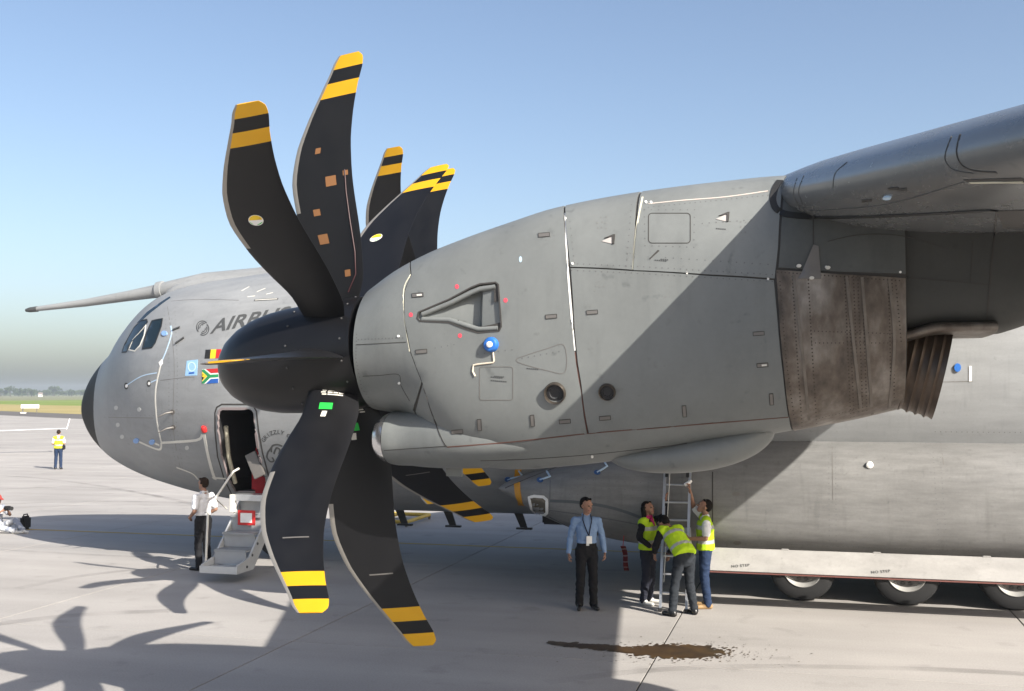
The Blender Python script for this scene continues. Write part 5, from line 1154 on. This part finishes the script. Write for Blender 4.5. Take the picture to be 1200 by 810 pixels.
# oil spill with its spatter
def blob(cx, cy, rx, ry, n=64, jag=.25, seed=0):
    rnd = random.Random(seed); ph = [rnd.uniform(0, 6.28) for _ in range(9)]
    return [(cx + rx * math.cos(a) * (1 + sum(jag / (k + 2) * math.sin((k + 2) * a + ph[k]) for k in range(9))), cy + ry * math.sin(a) * (1 + sum(jag / (k + 2) * math.sin((k + 2) * a + ph[k]) for k in range(9)))) for a in [2 * PI * i / n for i in range(n)]]
bm = bmesh.new()
def ground_poly(pts, z, inpx=True): bm.faces.new([bm.verts.new((*(onZ(*p, z).xy if inpx else p), z)) for p in pts])
rnd = random.Random(4); kz = 0
def drop(x, y, r):
    global kz
    kz += 1; ph = rnd.uniform(0, 6.28); ground_poly([(x + r * 2.0 * math.cos(a) * (1 + .22 * math.sin(3 * a + ph)), y + r * .55 * math.sin(a) * (1 + .22 * math.sin(2 * a + ph))) for a in [2 * PI * i / 9 for i in range(9)]], .004 + kz * 3e-6)
for k in range(1150):
    t = rnd.random()
    if t < .58: x = rnd.gauss(796, 30); y = rnd.gauss(763.5 + (x - 796) * .035, 4.4); m = max(0, 1 - math.hypot((x - 793) / 75, (y - 763.5) / 10.5))
    elif t < .84: x = rnd.uniform(645, 770); y = rnd.gauss(753.5 + (x - 645) * .085, .5 + (x - 645) * .013); m = .35 + .2 * rnd.random()
    else: x = rnd.gauss(800, 62); y = rnd.gauss(765, 6.5); m = 0
    drop(x, y,   .35 + 5.2 * m * rnd.uniform(.5, 1) + .35 * rnd.random() ** 3)
m_, nt_, bb = newmat('brown_oil'); ge = N_(nt_, 'ShaderNodeNewGeometry'); no = N_(nt_, 'ShaderNodeTexNoise'); no.inputs['Scale'].default_value = 3; no.inputs['Detail'].default_value = 6; nt_.links.new(ge.outputs['Position'], no.inputs[0])
rp = N_(nt_, 'ShaderNodeValToRGB'); rp.color_ramp.elements[0].position = .35; rp.color_ramp.elements[0].color = (.022, .011, .005, 1); rp.color_ramp.elements[1].position = .65; rp.color_ramp.elements[1].color = (.070, .038, .013, 1); nt_.links.new(no.outputs[0], rp.inputs[0]); nt_.links.new(rp.outputs[0], bb.inputs['Base Color']); bb.inputs['Roughness'].default_value = .5
sp_ = bmobj('oil_spill', bm, m_); tag(sp_, 'brown oil spill with spatter on the concrete in front of the ladder', 'oil spill', None, 'stuff')

# yellow frame on the apron beyond the belly
yf = empty('yellow_frame', (4.9, 6.2, 0)); tag(yf, 'low yellow metal frame lying on the apron beyond the aircraft belly', 'frame')
for a, b_ in (((-.9, -.9), (.9, -.9)), ((.9, -.9), (.9, .9)), ((.9, .9), (-.9, .9)), ((-.9, .9), (-.9, -.9)), ((0, -.9), (0, .9))): tube('frame_bar', [(*a, .12), (*b_, .12)], .05, plain('frame_yellow', (.55, .38, .06), .6), yf)
for x in (-.9, .9):
    for y in (-.9, .9): tube('frame_leg', [(x, y, 0), (x, y, .12)], .04, M_latch, yf)

# glider parked to the left: white wing with an upturned tip
gl = empty('glider', (-35.2, 26.6, 0), R(0)); tag(gl, 'white glider with long thin wing and upturned tip at the left edge', 'glider')
tipp = Vector((-25.2, 33.3, 0)); root_ = Vector((-35.2, 26.6, 0)); u = (tipp - root_).normalized(); vdir = Vector((-u.y, u.x, 0))
M_gel = plain('white_gelcoat', (.70, .70, .69), .25)
def gwing(L0, L1, sgn):
    V = []; Fc = []; n = 14; st_ = 12
    for i in range(st_ + 1):
        t = i / st_; c = .85 - .45 * t; cen = root_ + u * sgn * (L0 + (L1 - L0) * t); z = 1.0 + .30 * t ** 1.3 + .1
        for k in range(n): a = 2 * PI * k / n; V.append(cen + vdir * (c * .5 * math.cos(a)) + Vector((0, 0, z + c * .075 * math.sin(a))) - Vector(gl.location))
    for i in range(st_):
        for k in range(n): Fc.append((i * n + k, i * n + (k + 1) % n, (i + 1) * n + (k + 1) % n, (i + 1) * n + k))
    Fc += [tuple(range(n - 1, -1, -1)), tuple(st_ * n + k for k in range(n))]; return mesh('wing', V, Fc, M_gel, gl, True, 50)
Lw = (tipp - root_).length
gwing(.2, Lw, 1); gwing(.2, 9, -1)
e_ = root_ + u * Lw - Vector(gl.location); bm = bmesh.new()
P = [(-.22, 1.36), (.22, 1.36), (.26, 1.95), (.02, 1.95)]
for s in (-.02, .02): [bm.verts.new(e_ + vdir * a + u * (s + (z - 1.36) * .25) + Vector((0, 0, z))) for a, z in P]
bm.verts.ensure_lookup_table(); v = bm.verts; bm.faces.new(v[:4]); bm.faces.new(v[4:8])
for i in range(4): bm.faces.new((v[i], v[(i + 1) % 4], v[4 + (i + 1) % 4], v[4 + i]))
bmesh.ops.recalc_face_normals(bm, faces=bm.faces); bmobj('winglet', bm, M_gel, gl)
c0 = root_ - Vector(gl.location) + Vector((0, 0, .95))
tube('fuselage', [c0 - vdir * 2.3 + Vector((0, 0, -.25)), c0 - vdir * 2.0, c0 - vdir * 1.2, c0, c0 + vdir * 1.2, c0 + vdir * 4.4], [.05, .2, .34, .34, .2, .09], M_gel, gl, 20)
tube('tailplane', [c0 + vdir * 4.3 + u * 1.2 + Vector((0, 0, 1.1)), c0 + vdir * 4.3 - u * 1.2 + Vector((0, 0, 1.1))], .05, M_gel, gl); tube('tail_fin', [c0 + vdir * 4.3, c0 + vdir * 4.35 + Vector((0, 0, 1.1))], [.09, .06], M_gel, gl)
tube('wheel', [c0 + Vector((0, 0, -.78)) - u * .06, c0 + Vector((0, 0, -.78)) + u * .06], .17, M_rub, gl, 16); tube('tail_skid', [c0 + vdir * 4.2, c0 + vdir * 4.2 + Vector((0, 0, -.9))], .03, M_rub, gl)

# white board at the apron edge
bd = onZ(35, 484.5); sg = empty('white_board', (bd.x, bd.y, -.03)); tag(sg, 'long white board on a short post at the far apron edge', 'board'); a = R(15)
mt = Matrix.Rotation(a, 4, 'Z'); box('board_panel', (-1.5, -.06, .85), (1.5, .06, 1.5), M_white, sg, .02, mt); box('post', (-1.25, -.08, 0), (-1.1, .08, .84), M_latch, sg, .01, mt); box('post', (1.1, -.06, .0), (1.18, .06, .84), M_latch, sg, .01, mt); box('post_foot', (-1.5, -.3, 0), (-.7, .3, .22), M_white, sg, .03, mt)

# ------------------------------------------------------------------ far trees and houses
M_leaf = field('leaf_green', (.035, .060, .025), (.075, .10, .045), 2.5); M_bark = plain('bark', (.06, .045, .035), .9)
def crown(seed, w_, h_):
    rnd = random.Random(seed); V = []; Fc = []
    lob = [(rnd.uniform(-.6, .6) * w_, rnd.uniform(-.6, .6) * w_, h_ * rnd.uniform(.35, .85), rnd.uniform(.35, .6) * w_) for _ in range(9)]
    for k in range(700):
        x, y, z, r = rnd.choice(lob); d = Vector((rnd.gauss(0, 1), rnd.gauss(0, 1), rnd.gauss(0, 1))).normalized() * r * rnd.uniform(.5, 1.05); c = Vector((x, y, z)) + d
        n = Vector((rnd.gauss(0, 1), rnd.gauss(0, 1), rnd.gauss(0, 1))).normalized(); u_ = n.orthogonal(); v_ = n.cross(u_); s = rnd.uniform(.25, .6); i = len(V)
        V += [c + u_ * s, c + v_ * s * .7, c - u_ * s, c - v_ * s * .7]; Fc.append((i, i + 1, i + 2, i + 3))
    me = bpy.data.meshes.new('crown'); me.from_pydata(V, [], Fc); me.materials.append(M_leaf); return me
CR = [crown(k, 3.2 + .5 * (k % 3), 8 + (k % 4)) for k in range(6)]
tb_ = bmesh.new(); bm_tube(tb_, [(0, 0, 0), (.1, 0, 2.2), (.0, .15, 5)], [.4, .28, .1], 8)
for k in range(4): bm_tube(tb_, [(0, .05, 2.2 + .5 * k), (1.4 * math.cos(k * 1.7), 1.4 * math.sin(k * 1.7), 4 + .6 * k)], [.14, .04], 6)
TR = bpy.data.meshes.new('trunk'); tb_.to_mesh(TR); tb_.free(); TR.materials.append(M_bark)
rnd = random.Random(11)
ORD = 'first,second,third,fourth,fifth,sixth,seventh,eighth,ninth,tenth,eleventh,twelfth,thirteenth,fourteenth,fifteenth,sixteenth,seventeenth,eighteenth,nineteenth,twentieth,twenty-first'.split(',')
spots = [(1, 1.0), (6, .6), (12, 1.15), (17, .6), (22, .75), (26, .8), (33, 1.25), (37, .95), (40, .8), (45, .6), (52, .85), (55, .9), (62, 1.05), (64, 1.45), (69, .6), (74, .6), (78, .85), (84, .8), (90, .7), (94, .9), (99, .7)]
for k, (x, sc_) in enumerate(spots):
    d = rnd.uniform(1000, 1250); q = ray(x, 460); q = Vector((q.x, q.y, 0)).normalized(); t = empty('distant_tree', (CAM.x + q.x * d, CAM.y + q.y * d, -.055), rnd.uniform(0, 6)); t.scale = (sc_ * 1.1, sc_ * 1.1, sc_ * rnd.uniform(.72, .9))
    tag(t, {13: 'tallest dark tree in the row along the horizon', 6: 'broad tree second tallest in the row along the horizon'}.get(k, ORD[k] + ' tree from the left in the hazy row along the horizon'), 'tree', 'trees along the horizon')
    link('crown', CR[k % 6], None, t); link('trunk', TR, None, t)
# the same belt of trees goes on round the field, too far to count
V = []; Fc = []; rnd = random.Random(5)
for k in range(9000):
    a = rnd.uniform(R(-75), R(75)); d = rnd.uniform(1300, 1500); px_ = Vector((-math.sin(PSI + .6 - a), math.cos(PSI + .6 - a), 0)); hgt = 2.6 + 1.6 * math.sin(a * 61) + 1.3 * math.sin(a * 143 + 1)
    c = CAM + px_ * d; c.z = rnd.uniform(.2, max(1.5, hgt)); s = rnd.uniform(.8, 2.2); n = Vector((rnd.gauss(0, 1), rnd.gauss(0, 1), rnd.gauss(0, .6))).normalized(); u_ = n.orthogonal(); v_ = n.cross(u_); i = len(V)
    V += [c + u_ * s, c + v_ * s * .7, c - u_ * s, c - v_ * s * .7]; Fc.append((i, i + 1, i + 2, i + 3))
tag(mesh('distant_wood', V, Fc, M_leaf), 'far belt of bushes and woodland along the horizon', 'wood', None, 'stuff')
for x, wd, lab in ((47.5, 4, 'tiny white farmhouse with low roof among the horizon trees'),):
    q = ray(x, 460); q = Vector((q.x, q.y, 0)).normalized(); hs = empty('farm_building', (CAM.x + q.x * 990, CAM.y + q.y * 990, -.055), R(35)); tag(hs, lab, 'building'); hs.scale = (.75,) * 3
    box('wall', (-wd / 2, -3, 0), (wd / 2, 3, 2.8), M_white, hs)
    mesh('roof', [(-wd / 2 - .3, -3.4, 2.79), (wd / 2 + .3, -3.4, 2.79), (wd / 2 + .3, 3.4, 2.79), (-wd / 2 - .3, 3.4, 2.79), (-wd / 2 - .3, 0, 4.6), (wd / 2 + .3, 0, 4.6)], [(0, 1, 5, 4), (2, 3, 4, 5), (1, 2, 5), (3, 0, 4), (3, 2, 1, 0)], plain('roof_tile', (.22, .17, .15), .8), hs)
    for k in range(2): box('window', (-wd / 4 + k * wd / 2 - .5, -3.04, 1), (-wd / 4 + k * wd / 2 + .5, -3.0, 2.1), M_glass, hs)

# ------------------------------------------------------------------ haze
hz = mesh('haze', [(x, y, z) for z in (-1.2, 16) for x, y in ((-1650, -1650), (1650, -1650), (1650, 1650), (-1650, 1650))], [(3, 2, 1, 0), (4, 5, 6, 7), (0, 1, 5, 4), (1, 2, 6, 5), (2, 3, 7, 6), (3, 0, 4, 7)])
m_ = bpy.data.materials.new('haze'); m_.use_nodes = True; nt_ = m_.node_tree; nt_.nodes.remove(nt_.nodes['Principled BSDF'])
pv = nt_.nodes.new('ShaderNodeVolumePrincipled'); pv.inputs['Color'].default_value = (.80, .88, .96, 1); pv.inputs['Density'].default_value = .00045; pv.inputs['Anisotropy'].default_value = .2
nt_.links.new(pv.outputs[0], nt_.nodes['Material Output'].inputs['Volume']); hz.data.materials.append(m_); tag(hz, kind='stuff')
